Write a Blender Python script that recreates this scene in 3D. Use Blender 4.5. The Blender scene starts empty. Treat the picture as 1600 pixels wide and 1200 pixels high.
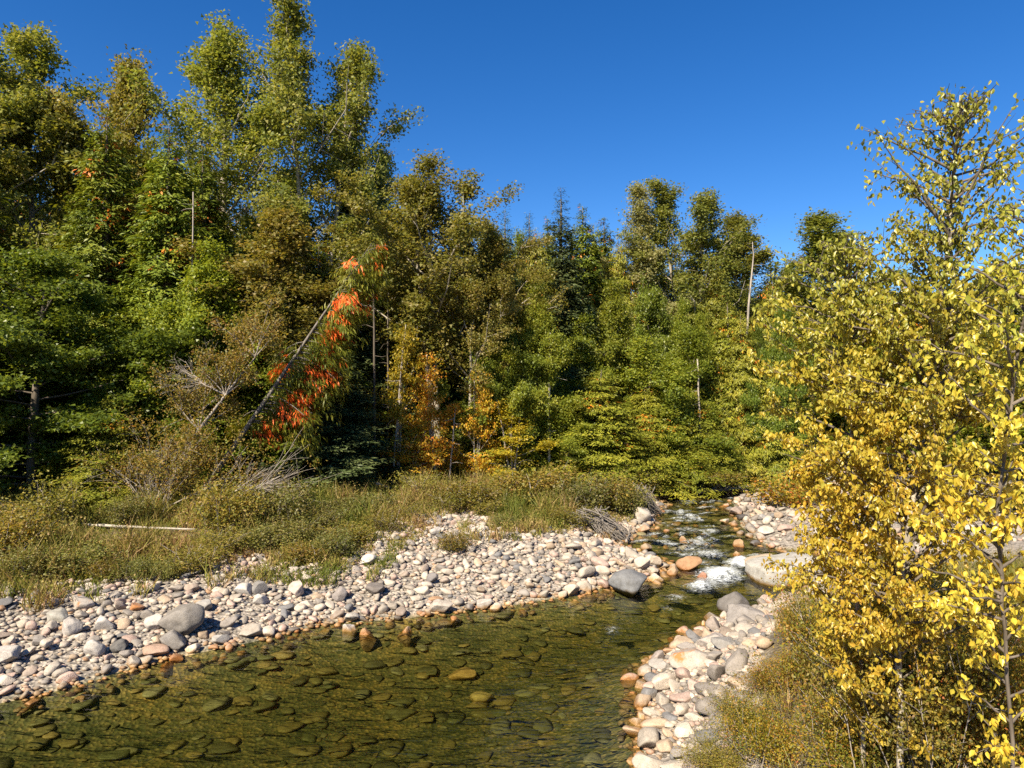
import bpy, math, random
import numpy as np
from mathutils import Vector, Matrix, Euler

# ------------------------------------------------------------------ camera, sky, sun, exposure
scene = bpy.context.scene
COL = scene.collection
F = 1070.0                      # focal length in pixels of the 1600 px wide frame
CAMZ = 5.0                      # eye height above the water
cam = bpy.data.cameras.new('camera'); cam.sensor_width = 36.0; cam.lens = 36.0 * F / 1600.0
cam.clip_start = 0.1; cam.clip_end = 3000
camo = bpy.data.objects.new('camera', cam); COL.objects.link(camo)
camo.location = (0, 0, CAMZ); camo.rotation_euler = (math.radians(90), 0, 0)
scene.camera = camo

SUN_EL = math.radians(43)
SUN_AZ = math.atan2(-0.56, -0.83)                # direction to the sun in plan: left of and behind the camera (x, y)
world = bpy.data.worlds.new('World'); scene.world = world; world.use_nodes = True
wn = world.node_tree; wn.nodes.clear()
w_out = wn.nodes.new('ShaderNodeOutputWorld'); w_bg = wn.nodes.new('ShaderNodeBackground')
w_sky = wn.nodes.new('ShaderNodeTexSky'); w_sky.sky_type = 'NISHITA'; w_sky.sun_disc = False
w_sky.sun_elevation = SUN_EL; w_sky.sun_rotation = SUN_AZ % (2 * math.pi)
w_sky.altitude = 1200; w_sky.air_density = 1.0; w_sky.dust_density = 0.0; w_sky.ozone_density = 4.0
w_hs = wn.nodes.new('ShaderNodeHueSaturation'); w_hs.inputs['Saturation'].default_value = 1.31
w_hs.inputs['Hue'].default_value = 0.508; w_hs.inputs['Value'].default_value = 0.67
wn.links.new(w_sky.outputs[0], w_hs.inputs['Color']); wn.links.new(w_hs.outputs[0], w_bg.inputs['Color'])
w_bg.inputs['Strength'].default_value = 0.10
wn.links.new(w_bg.outputs[0], w_out.inputs['Surface'])

sun = bpy.data.lights.new('sun', 'SUN'); sun.energy = 5.0; sun.angle = math.radians(0.53); sun.color = (1.0, 0.89, 0.70)
suno = bpy.data.objects.new('sun', sun); COL.objects.link(suno)
sdir = Vector((math.sin(SUN_AZ) * math.cos(SUN_EL), math.cos(SUN_AZ) * math.cos(SUN_EL), math.sin(SUN_EL)))
suno.rotation_euler = sdir.to_track_quat('Z', 'Y').to_euler(); suno.location = sdir * 60

scene.view_settings.view_transform = 'Standard'; scene.view_settings.look = 'None'
scene.view_settings.exposure = 1.3; scene.view_settings.gamma = 1.0
scene.view_settings.use_curve_mapping = False
scene.render.engine = 'CYCLES'
cy = scene.cycles
cy.max_bounces = 8; cy.diffuse_bounces = 4; cy.glossy_bounces = 2; cy.transmission_bounces = 4; cy.transparent_max_bounces = 6
cy.caustics_reflective = False; cy.caustics_refractive = False; cy.use_denoising = False
cy.sample_clamp_indirect = 4.0; cy.sample_clamp_direct = 6.0

# ------------------------------------------------------------------ small maths helpers
def pix(px, py, d):                                   # point seen at a pixel, d metres in front of the camera
    return np.array([(px - 800) / F * d, d, CAMZ - (py - 600) / F * d])
def gpix(px, py, z=0.0):                              # point seen at a pixel on the level z
    d = (CAMZ - z) * F / (py - 600.0)
    return np.array([(px - 800) / F * d, d, z])
def nrm(a): return a / np.maximum(np.linalg.norm(a, axis=-1, keepdims=True), 1e-9)
def _hash(i, j, k, s):
    n = (i * 374761393 + j * 668265263 + k * 1274126177 + s * 974711) & 0xffffffff
    n = ((n ^ (n >> 13)) * 1274126177) & 0xffffffff
    n = ((n ^ (n >> 15)) * 2246822519) & 0xffffffff
    return ((n ^ (n >> 16)) & 0xffff) / 65535.0
def vnoise(P, s=0):                                   # value noise 0..1, P (N,3)
    P = np.asarray(P, float); I = np.floor(P).astype(np.int64); f = P - I; f = f * f * (3 - 2 * f)
    r = 0
    for a in (0, 1):
        for b in (0, 1):
            for c in (0, 1):
                w = (f[:, 0] if a else 1 - f[:, 0]) * (f[:, 1] if b else 1 - f[:, 1]) * (f[:, 2] if c else 1 - f[:, 2])
                r = r + w * _hash(I[:, 0] + a, I[:, 1] + b, I[:, 2] + c, s)
    return r
def fbm(P, o=3, s=0):
    r = 0; a = 0.5; P = np.asarray(P, float)
    for k in range(o): r = r + a * vnoise(P * (2 ** k), s + k); a *= 0.5
    return r / (1 - 0.5 ** o)
def n2(x, y, sc, o=3, s=0): return fbm(np.stack([x * sc, y * sc, np.zeros_like(x) + 0.37], 1), o, s)

class MB:                                             # collects vertices and faces, becomes ONE mesh
    def __init__(self): self.V = []; self.Q = []; self.T = []; self.A = {}; self.C = []; self.n = 0
    def add(self, V, Q=None, T=None, col=None, **at):
        V = np.asarray(V, float); m = len(V)
        if Q is not None and len(Q): self.Q.append(np.asarray(Q) + self.n)
        if T is not None and len(T): self.T.append(np.asarray(T) + self.n)
        for k, v in at.items(): self.A.setdefault(k, []).append(np.broadcast_to(np.asarray(v, float), (m,)))
        if col is not None: self.C.append(np.broadcast_to(np.asarray(col, float), (m, 3)))
        self.V.append(V); self.n += m
    def mesh(self, name, mat, smooth=True):
        V = np.concatenate(self.V); Q = np.concatenate(self.Q) if self.Q else np.zeros((0, 4), int)
        T = np.concatenate(self.T) if self.T else np.zeros((0, 3), int)
        me = bpy.data.meshes.new(name); me.vertices.add(len(V)); me.vertices.foreach_set('co', V.astype(np.float32).ravel())
        li = np.concatenate([Q.ravel(), T.ravel()]).astype(np.int32); me.loops.add(len(li)); me.loops.foreach_set('vertex_index', li)
        ls = np.concatenate([np.arange(len(Q)) * 4, len(Q) * 4 + np.arange(len(T)) * 3]).astype(np.int32)
        me.polygons.add(len(ls)); me.polygons.foreach_set('loop_start', ls)
        me.update(calc_edges=True)
        for k, v in self.A.items():
            a = me.attributes.new(k, 'FLOAT', 'POINT'); a.data.foreach_set('value', np.concatenate(v).astype(np.float32))
        if self.C:
            c = np.concatenate(self.C); c = np.concatenate([c, np.ones((len(c), 1))], 1)
            a = me.attributes.new('Col', 'FLOAT_COLOR', 'POINT'); a.data.foreach_set('color', c.astype(np.float32).ravel())
        if smooth: me.shade_smooth()
        me.materials.append(mat)
        return me

def link(name, me, parent=None, loc=None, rot=None, scale=None):
    o = bpy.data.objects.new(name, me); COL.objects.link(o)
    if parent is not None: o.parent = parent
    if loc is not None: o.location = loc
    if rot is not None: o.rotation_euler = rot
    if scale is not None: o.scale = scale
    return o
def tag(o, label, cat, group=None):
    o['label'] = label; o['category'] = cat
    if group: o['group'] = group
    return o
def setting(o): o['kind'] = 'structure'; return o
def stuff(o, label=None, cat=None):
    o['kind'] = 'stuff'
    if label: o['label'] = label; o['category'] = cat
    return o

def tube(mb, P, R, n=6, cap=True, **at):              # tapered tube along points
    P = np.asarray(P, float); R = np.asarray(R, float); m = len(P)
    D = nrm(np.gradient(P, axis=0)); ref = np.array([0.31, 0.95, 0.05]) if abs(D[0][2]) > 0.7 else np.array([0.05, 0.1, 0.99])
    A = nrm(np.cross(D, ref)); B = np.cross(D, A)
    th = np.arange(n) / n * 2 * np.pi
    V = P[:, None] + R[:, None, None] * (np.cos(th)[None, :, None] * A[:, None] + np.sin(th)[None, :, None] * B[:, None])
    V = V.reshape(-1, 3)
    i = np.arange(m - 1)[:, None] * n; j = np.arange(n)[None]; k = (j + 1) % n
    Q = np.stack([i + j, i + k, i + n + k, i + n + j], -1).reshape(-1, 4)
    T = None
    if cap:
        V = np.concatenate([V, P[:1], P[-1:]]); a = m * n
        T = np.concatenate([np.stack([np.full(n, a), (np.arange(n) + 1) % n, np.arange(n)], 1),
                            np.stack([np.full(n, a + 1), (m - 1) * n + np.arange(n), (m - 1) * n + (np.arange(n) + 1) % n], 1)])
    mb.add(V, Q, T, **at)

def leaves(mb, P, D, N, L, W, bend=0.12, **at):       # diamond leaf quads; D direction, N normal (need not be exact)
    m = len(P); D = nrm(D); S = nrm(np.cross(D, N)); U = np.cross(S, D)
    L = np.broadcast_to(L, (m,))[:, None]; W = np.broadcast_to(W, (m,))[:, None]
    b = P; t = P + D * L - U * L * bend; l = P + D * L * 0.45 + S * W * 0.5 + U * L * bend; r = P + D * L * 0.45 - S * W * 0.5 + U * L * bend
    V = np.stack([b, r, t, l], 1).reshape(-1, 3)
    mb.add(V, np.arange(4 * m).reshape(-1, 4), **{k: np.repeat(np.broadcast_to(v, (m,)), 4) for k, v in at.items()})

def tri_leaves(mb, P, D, N, L, W, **at):              # far leaves: one triangle each
    m = len(P); D = nrm(D); S = nrm(np.cross(D, N)); L = np.broadcast_to(L, (m,))[:, None]; W = np.broadcast_to(W, (m,))[:, None]
    V = np.stack([P - S * W * .5, P + S * W * .5, P + D * L * 1.15], 1).reshape(-1, 3)
    mb.add(V, None, np.arange(3 * m).reshape(-1, 3), **{k: np.repeat(np.broadcast_to(v, (m,)), 3) for k, v in at.items()})
OV_V = np.array([[0, 0, 0], [-.38, .22, .05], [-.42, .48, .06], [-.2, .8, .03], [0, 1.05, -.06], [.2, .8, .03], [.42, .48, .06], [.38, .22, .05], [0, .5, -.05]])
OV_T = np.array([[0, 8, 1], [1, 8, 2], [2, 8, 3], [3, 8, 4], [4, 8, 5], [5, 8, 6], [6, 8, 7], [7, 8, 0]])
def ovate(mb, P, D, N, L, W, **at):                   # near leaves: ovate outline folded along the midrib
    m = len(P); D = nrm(D); S = nrm(np.cross(D, N)); U = np.cross(S, D)
    L = np.broadcast_to(L, (m,))[:, None, None]; W = np.broadcast_to(W, (m,))[:, None, None]
    o = OV_V[None]
    V = P[:, None] + S[:, None] * o[..., 0:1] * W + D[:, None] * o[..., 1:2] * L + U[:, None] * o[..., 2:3] * L * 1.6
    T = (OV_T[None] + (np.arange(m) * 9)[:, None, None]).reshape(-1, 3)
    mb.add(V.reshape(-1, 3), None, T, **{k: np.repeat(np.broadcast_to(v, (m,)), 9) for k, v in at.items()})

def inpoly(x, y, P):
    r = np.zeros(len(x), bool); P = np.asarray(P)
    for a, b in zip(P, np.roll(P, -1, 0)):
        c = (a[1] > y) != (b[1] > y)
        with np.errstate(divide='ignore', invalid='ignore'):
            r ^= c & (x < (b[0] - a[0]) * (y - a[1]) / (b[1] - a[1]) + a[0])
    return r
def polydist(x, y, P):
    P = np.asarray(P); d = np.full(len(x), 1e9)
    for a, b in zip(P, np.roll(P, -1, 0)):
        e = b - a; t = np.clip(((x - a[0]) * e[0] + (y - a[1]) * e[1]) / max(e @ e, 1e-9), 0, 1)
        d = np.minimum(d, np.hypot(x - a[0] - t * e[0], y - a[1] - t * e[1]))
    return d

# ------------------------------------------------------------------ materials
def mat(name):
    m = bpy.data.materials.new(name); m.use_nodes = True; nt = m.node_tree; nt.nodes.clear()
    out = nt.nodes.new('ShaderNodeOutputMaterial'); return m, nt, out
def N(nt, t, **kw):
    n = nt.nodes.new(t)
    for k, v in kw.items():
        if k in n.inputs: n.inputs[k].default_value = v
        else: setattr(n, k, v)
    return n
def ramp(nt, stops, fac):
    r = nt.nodes.new('ShaderNodeValToRGB'); e = r.color_ramp.elements
    while len(e) < len(stops): e.new(0.5)
    for q, (p, c) in zip(e, stops): q.position = p; q.color = (*c, 1)
    nt.links.new(fac, r.inputs[0]); return r.outputs[0]
def mixc(nt, fac, a, b, mode='MIX'):
    m = nt.nodes.new('ShaderNodeMix'); m.data_type = 'RGBA'; m.blend_type = mode
    for s, v in ((0, fac), (6, a), (7, b)):
        if isinstance(v, bpy.types.NodeSocket): nt.links.new(v, m.inputs[s])
        else: m.inputs[s].default_value = v if s == 0 else (*v, 1)
    return m.outputs[2]
def attr(nt, name, out='Fac'):
    a = nt.nodes.new('ShaderNodeAttribute'); a.attribute_name = name; return a.outputs[out]
def math_(nt, op, a, b=None, clamp=False):
    m = nt.nodes.new('ShaderNodeMath'); m.operation = op; m.use_clamp = clamp
    for s, v in ((0, a), (1, b)):
        if v is None: continue
        if isinstance(v, bpy.types.NodeSocket): nt.links.new(v, m.inputs[s])
        else: m.inputs[s].default_value = v
    return m.outputs[0]

def leaf_mat(name, cols, trans=0.48, spec=0.35, orange=None, rough=0.5, gain=1.75):
    m, nt, out = mat(name)
    c = ramp(nt, [(i / (len(cols) - 1), k) for i, k in enumerate(cols)], attr(nt, 'v'))
    if orange: c = mixc(nt, attr(nt, 'o'), c, orange)
    oi = nt.nodes.new('ShaderNodeObjectInfo')
    hs = nt.nodes.new('ShaderNodeHueSaturation'); nt.links.new(c, hs.inputs['Color'])
    mr = N(nt, 'ShaderNodeMapRange'); nt.links.new(oi.outputs['Random'], mr.inputs[0]); mr.inputs[3].default_value = 0.487; mr.inputs[4].default_value = 0.507
    nt.links.new(mr.outputs[0], hs.inputs['Hue'])
    mv = N(nt, 'ShaderNodeMapRange'); nt.links.new(math_(nt, 'FRACT', math_(nt, 'MULTIPLY', oi.outputs['Random'], 7.31)), mv.inputs[0]); mv.inputs[3].default_value = gain * .82; mv.inputs[4].default_value = gain * 1.18
    nt.links.new(mv.outputs[0], hs.inputs['Value']); c = hs.outputs[0]
    p = N(nt, 'ShaderNodeBsdfPrincipled', Roughness=rough); p.inputs['Specular IOR Level'].default_value = spec; nt.links.new(c, p.inputs['Base Color'])
    t = N(nt, 'ShaderNodeBsdfTranslucent'); nt.links.new(mixc(nt, 1.0, c, (1.25, 1.15, 0.6), 'MULTIPLY'), t.inputs['Color'])
    x = N(nt, 'ShaderNodeMixShader'); x.inputs[0].default_value = trans
    nt.links.new(p.outputs[0], x.inputs[1]); nt.links.new(t.outputs[0], x.inputs[2]); nt.links.new(x.outputs[0], out.inputs[0])
    return m

def bark_mat(name, a, b, scale=6.0, stretch=0.15):
    m, nt, out = mat(name)
    tc = nt.nodes.new('ShaderNodeTexCoord'); mp = N(nt, 'ShaderNodeMapping'); mp.inputs['Scale'].default_value = (1, 1, stretch); nt.links.new(tc.outputs['Object'], mp.inputs[0])
    no = N(nt, 'ShaderNodeTexNoise', Scale=scale * 2, Detail=4.0, Roughness=0.65); nt.links.new(mp.outputs[0], no.inputs['Vector'])
    c = ramp(nt, [(0.3, a), (0.7, b)], no.outputs[0])
    p = N(nt, 'ShaderNodeBsdfPrincipled', Roughness=0.85); p.inputs['Specular IOR Level'].default_value = 0.2; nt.links.new(c, p.inputs['Base Color'])
    bp = N(nt, 'ShaderNodeBump', Strength=0.5, Distance=0.02); nt.links.new(no.outputs[0], bp.inputs['Height']); nt.links.new(bp.outputs[0], p.inputs['Normal'])
    nt.links.new(p.outputs[0], out.inputs[0]); return m

def stone_mat(name, use_attr, band=True, rust=False):
    m, nt, out = mat(name)
    if use_attr: c = attr(nt, 'Col', 'Color')
    else: c = nt.nodes.new('ShaderNodeObjectInfo').outputs['Color']
    geo = nt.nodes.new('ShaderNodeNewGeometry')
    n1 = N(nt, 'ShaderNodeTexNoise', Scale=7.0, Detail=5.0, Roughness=0.65); nt.links.new(geo.outputs['Position'], n1.inputs['Vector'])
    n3 = N(nt, 'ShaderNodeTexNoise', Scale=60.0, Detail=3.0, Roughness=0.7); nt.links.new(geo.outputs['Position'], n3.inputs['Vector'])
    c = mixc(nt, 1.0, c, ramp(nt, [(0.3, (0.72, 0.7, 0.67)), (0.65, (1.1, 1.1, 1.1))], n1.outputs[0]), 'MULTIPLY')
    c = mixc(nt, 0.6, c, ramp(nt, [(0.35, (0.6, 0.6, 0.6)), (0.5, (1, 1, 1)), (0.7, (1.25, 1.22, 1.18))], n3.outputs[0]), 'MULTIPLY')
    if rust:
        n4 = N(nt, 'ShaderNodeTexNoise', Scale=3.5, Detail=4.0, Roughness=0.6); nt.links.new(geo.outputs['Position'], n4.inputs['Vector'])
        c = mixc(nt, ramp(nt, [(0.52, (0, 0, 0)), (0.62, (1, 1, 1))], n4.outputs[0]), c, (.36, .15, .05))
    # wet rust-coloured band just above the waterline
    sp = nt.nodes.new('ShaderNodeSeparateXYZ'); nt.links.new(geo.outputs['Position'], sp.inputs[0])
    h = math_(nt, 'ADD', sp.outputs[2], math_(nt, 'MULTIPLY', math_(nt, 'SUBTRACT', n1.outputs[0], 0.5), 0.22))
    wr = N(nt, 'ShaderNodeMapRange'); nt.links.new(h, wr.inputs[0])
    for i, v in ((1, 0.02), (2, 0.13), (3, 1.0), (4, 0.0)): wr.inputs[i].default_value = v
    wl = N(nt, 'ShaderNodeMapRange'); nt.links.new(sp.outputs[2], wl.inputs[0])
    for i, v in ((1, -0.16), (2, -0.04), (3, 0.25), (4, 1.0)): wl.inputs[i].default_value = v
    wf = math_(nt, 'MULTIPLY', wr.outputs[0], wl.outputs[0])
    wet = mixc(nt, 1.0, c, (0.80, 0.52, 0.22), 'MULTIPLY')
    c = mixc(nt, wf, c, wet) if band else c
    p = N(nt, 'ShaderNodeBsdfPrincipled'); nt.links.new(c, p.inputs['Base Color'])
    rr = N(nt, 'ShaderNodeMapRange'); nt.links.new(wr.outputs[0], rr.inputs[0]); rr.inputs[3].default_value = 0.8; rr.inputs[4].default_value = 0.3
    nt.links.new(rr.outputs[0], p.inputs['Roughness']); p.inputs['Specular IOR Level'].default_value = 0.3
    bp = N(nt, 'ShaderNodeBump', Strength=0.45, Distance=0.03); nt.links.new(n3.outputs[0], bp.inputs['Height'])
    nt.links.new(bp.outputs[0], p.inputs['Normal']); nt.links.new(p.outputs[0], out.inputs[0])
    return m

M = {}
M['cottonwood'] = leaf_mat('cottonwood_leaf', [(.055, .070, .012), (.095, .110, .018), (.140, .142, .026), (.21, .19, .06)], spec=0.25)
M['pale_poplar'] = leaf_mat('pale_poplar_leaf', [(.07, .085, .03), (.14, .14, .055), (.24, .21, .10)], spec=0.25)
M['brown_leaf'] = leaf_mat('turning_leaf', [(.065, .076, .011), (.115, .112, .017), (.155, .132, .026), (.19, .14, .042)])
M['alder'] = leaf_mat('alder_leaf', [(.044, .064, .009), (.080, .104, .013), (.132, .145, .020)], spec=0.3, rough=0.4)
M['maple_green'] = leaf_mat('maple_green_leaf', [(.060, .088, .010), (.115, .138, .013), (.185, .180, .018)])
M['vine_maple'] = leaf_mat('vine_maple_leaf', [(.09, .10, .012), (.22, .17, .014), (.36, .20, .018), (.42, .14, .02)])
M['yellow_maple'] = leaf_mat('yellow_maple_leaf', [(.08, .10, .012), (.20, .17, .012), (.34, .25, .015)])
M['cedar'] = leaf_mat('cedar_spray', [(.034, .056, .007), (.076, .100, .010), (.140, .146, .016)], trans=0.25, orange=(.34, .11, .016))
M['cedar_gold'] = leaf_mat('golden_cedar_spray', [(.062, .076, .008), (.120, .122, .012), (.185, .162, .016)], trans=0.25, orange=(.38, .12, .012))
M['spruce'] = leaf_mat('spruce_needle', [(.026, .042, .014), (.052, .072, .024), (.088, .102, .036)], trans=0.12)
M['birch'] = leaf_mat('poplar_leaf_near', [(.135, .165, .022), (.24, .24, .032), (.36, .30, .034), (.42, .28, .03)], trans=0.45, spec=0.55, rough=0.36, gain=1.55)
M['shrub'] = leaf_mat('shrub_leaf', [(.06, .075, .015), (.12, .115, .02), (.20, .15, .03), (.16, .09, .035)])
M['dogwood'] = leaf_mat('dogwood_leaf', [(.05, .075, .012), (.13, .13, .015), (.26, .17, .02), (.24, .06, .02)])
M['grass'] = leaf_mat('grass_blade', [(.060, .075, .012), (.105, .108, .018), (.17, .140, .036), (.22, .155, .062), (.14, .075, .036)], trans=0.3, spec=0.2, gain=1.5)
M['weed'] = leaf_mat('weed_leaf', [(.055, .070, .016), (.095, .105, .024), (.135, .125, .036), (.17, .13, .05)], gain=1.75)
M['bark'] = bark_mat('grey_brown_bark', (.05, .04, .03), (.17, .14, .11))
M['pale_bark'] = bark_mat('pale_bark', (.20, .17, .13), (.42, .37, .30))
M['dead_wood'] = bark_mat('weathered_dead_wood', (.17, .145, .12), (.38, .33, .28))
M['grey_bark'] = bark_mat('grey_cedar_bark', (.09, .078, .066), (.24, .21, .18)); M['log'] = bark_mat('bleached_log', (.26, .23, .185), (.46, .41, .34))
M['rust_wood'] = bark_mat('raw_orange_wood', (.45, .10, .02), (.62, .20, .05))
M['stone'] = stone_mat('river_stone', False)
M['stone_mix'] = stone_mat('loose_cobbles', True); M['rust_stone'] = stone_mat('rust_stained_stone', False, True, True); M['bed_stone'] = stone_mat('bed_stones', True, False)

# ------------------------------------------------------------------ terrain: river outline, banks, bed
W_L = [(0, 1100), (100, 1078), (190, 1050), (260, 1031), (330, 1017), (400, 1003), (450, 991), (500, 977), (625, 968), (700, 958), (775, 951), (850, 938), (905, 931),
       (935, 921), (985, 913), (1015, 905), (1033, 890), (1030, 875), (985, 859), (963, 850), (985, 841), (996, 832), (1020, 820), (1020, 802), (1037, 788), (1022, 777), (1050, 771),
       (1090, 768), (1150, 767), (1250, 764), (1700, 762)]
W_R = [(1700, 772), (1250, 774), (1162, 777), (1143, 784), (1155, 800), (1158, 822), (1176, 840), (1206, 857), (1300, 863), (1400, 862), (1410, 885), (1300, 902), (1275, 918),
       (1236, 936), (1200, 946), (1168, 957), (1117, 971), (1105, 984), (1075, 998), (1058, 1016), (1015, 1033), (1008, 1048), (1008, 1090), (1004, 1140), (998, 1200), (990, 1330)]
RIVER = np.array([(-30, -6), (-16, 3), (-11, 7.6)] + [tuple(gpix(*p)[:2]) for p in W_L] + [tuple(gpix(*p)[:2]) for p in W_R] + [(0.9, 5.0), (-4, -2), (-14, -9)])
def sdist(x, y):                                       # >0 on land, <0 in the water
    d = polydist(x, y, RIVER); return np.where(inpoly(x, y, RIVER), -d, d)
def height(x, y):
    x = np.atleast_1d(np.asarray(x, float)); y = np.atleast_1d(np.asarray(y, float)); s = sdist(x, y)
    lump = n2(x, y, 0.45, 3, 5) - 0.5
    right = np.clip((x - 0.5) / 3.5, 0, 1) * np.clip((16 - y) / 6, 0, 1)
    land = 0.5 * (1 - np.exp(-np.maximum(s, 0) / 2.2)) + 0.045 * np.clip(s, 0, 30) + lump * 0.35 * np.clip(s / 3, 0, 1) + right * 0.75 * np.clip(s / 2.5, 0, 1)
    deep = 0.22 + 0.5 * np.clip((19 - y) / 4, 0, 1)
    bed = -deep * (1 - np.exp(np.minimum(s, 0) / 1.1)) + lump * 0.12 * np.clip(-s, 0, 1)
    return np.where(s > 0, land, bed)
def hz(x, y): return float(height(x, y)[0])
def onland(px, d): x = (px - 800) / F * d; return np.array([x, d, hz(x, d)])

VEG = np.array([tuple(gpix(px, py, 0.5)[:2]) for px, py in [(-150, 985), (0, 948), (70, 935), (130, 925), (200, 918), (300, 908), (350, 890), (400, 878), (450, 893), (540, 892), (590, 858), (680, 818),
       (740, 806), (770, 840), (830, 838), (885, 832), (935, 812), (985, 800), (1012, 779), (1040, 768)]] + [(7.6, 34), (7.6, 60), (-60, 60), (-60, 8)])
GR_R = np.array([(2.3, 3), (3.0, 8.2), (3.45, 9.4), (3.9, 10.6), (4.6, 12.0), (5.5, 13.4), (7.6, 15), (8.6, 16.4), (10.5, 17.5), (30, 18), (30, 2)])

def build_ground():
    xs = np.concatenate([np.array([-600, -300, -160, -90]), np.arange(-60, -14, 0.9), np.arange(-14, 14, 0.2), np.arange(14, 60, 0.9), np.array([60, 90, 160, 300, 600])])
    ys = np.concatenate([np.array([-60, -25]), np.arange(-8, 5, 0.8), np.arange(5, 34, 0.2), np.arange(34, 80, 0.9), np.array([80, 110, 160, 300, 600, 1200])])
    X, Y = np.meshgrid(xs, ys); x = X.ravel(); y = Y.ravel(); z = height(x, y); nx = len(xs); ny = len(ys)
    far = np.clip((np.hypot(x, y) - 55) / 80, 0, 1); z = z + far * 6
    i = np.arange(ny - 1)[:, None] * nx + np.arange(nx - 1)[None]
    Q = np.stack([i, i + 1, i + nx + 1, i + nx], -1).reshape(-1, 4)
    s = sdist(x, y); veg = (inpoly(x, y, VEG) | inpoly(x, y, GR_R)).astype(float)
    woods = np.clip((s - 9) / 3, 0, 1)
    mb = MB(); mb.add(np.stack([x, y, z], 1), Q, veg=veg, woods=woods)
    m, nt, out = mat('ground_soil_and_gravel')
    geo = nt.nodes.new('ShaderNodeNewGeometry')
    n1 = N(nt, 'ShaderNodeTexNoise', Scale=3.0, Detail=6.0, Roughness=0.7); nt.links.new(geo.outputs['Position'], n1.inputs['Vector'])
    vo = N(nt, 'ShaderNodeTexVoronoi', Scale=16.0); nt.links.new(geo.outputs['Position'], vo.inputs['Vector'])
    sep = nt.nodes.new('ShaderNodeSeparateColor'); nt.links.new(vo.outputs['Color'], sep.inputs[0])
    grav = ramp(nt, [(0, (.10, .085, .07)), (0.5, (.22, .19, .155)), (1, (.36, .31, .26))], sep.outputs[0])
    soil = ramp(nt, [(0.3, (.05, .04, .022)), (0.7, (.16, .12, .065))], n1.outputs[0])
    litter = ramp(nt, [(0.3, (.018, .014, .008)), (0.7, (.07, .05, .025))], n1.outputs[0])
    bed = ramp(nt, [(0.25, (.13, .12, .060)), (0.6, (.21, .17, .080)), (0.9, (.34, .25, .12))], sep.outputs[0])
    n5 = N(nt, 'ShaderNodeTexNoise', Scale=0.7, Detail=4.0, Roughness=0.6); nt.links.new(geo.outputs['Position'], n5.inputs['Vector'])
    bed = mixc(nt, 1.0, bed, ramp(nt, [(0.35, (.50, .58, .50)), (0.5, (1, 1, .95)), (0.65, (1.35, 1.15, .85))], n5.outputs[0]), 'MULTIPLY')   # algae-dark and amber patches of the bed
    c = mixc(nt, attr(nt, 'veg'), grav, soil); c = mixc(nt, attr(nt, 'woods'), c, litter)
    sp = nt.nodes.new('ShaderNodeSeparateXYZ'); nt.links.new(geo.outputs['Position'], sp.inputs[0])
    wr = N(nt, 'ShaderNodeMapRange'); nt.links.new(sp.outputs[2], wr.inputs[0])
    for k, v in ((1, -0.03), (2, 0.06), (3, 1.0), (4, 0.0)): wr.inputs[k].default_value = v
    c = mixc(nt, wr.outputs[0], c, bed)
    p = N(nt, 'ShaderNodeBsdfPrincipled', Roughness=0.9); nt.links.new(c, p.inputs['Base Color'])
    bp = N(nt, 'ShaderNodeBump', Strength=0.8, Distance=0.04); nt.links.new(vo.outputs['Distance'], bp.inputs['Height']); nt.links.new(bp.outputs[0], p.inputs['Normal'])
    nt.links.new(p.outputs[0], out.inputs[0])
    setting(link('ground', mb.mesh('ground', m)))
build_ground()

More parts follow.
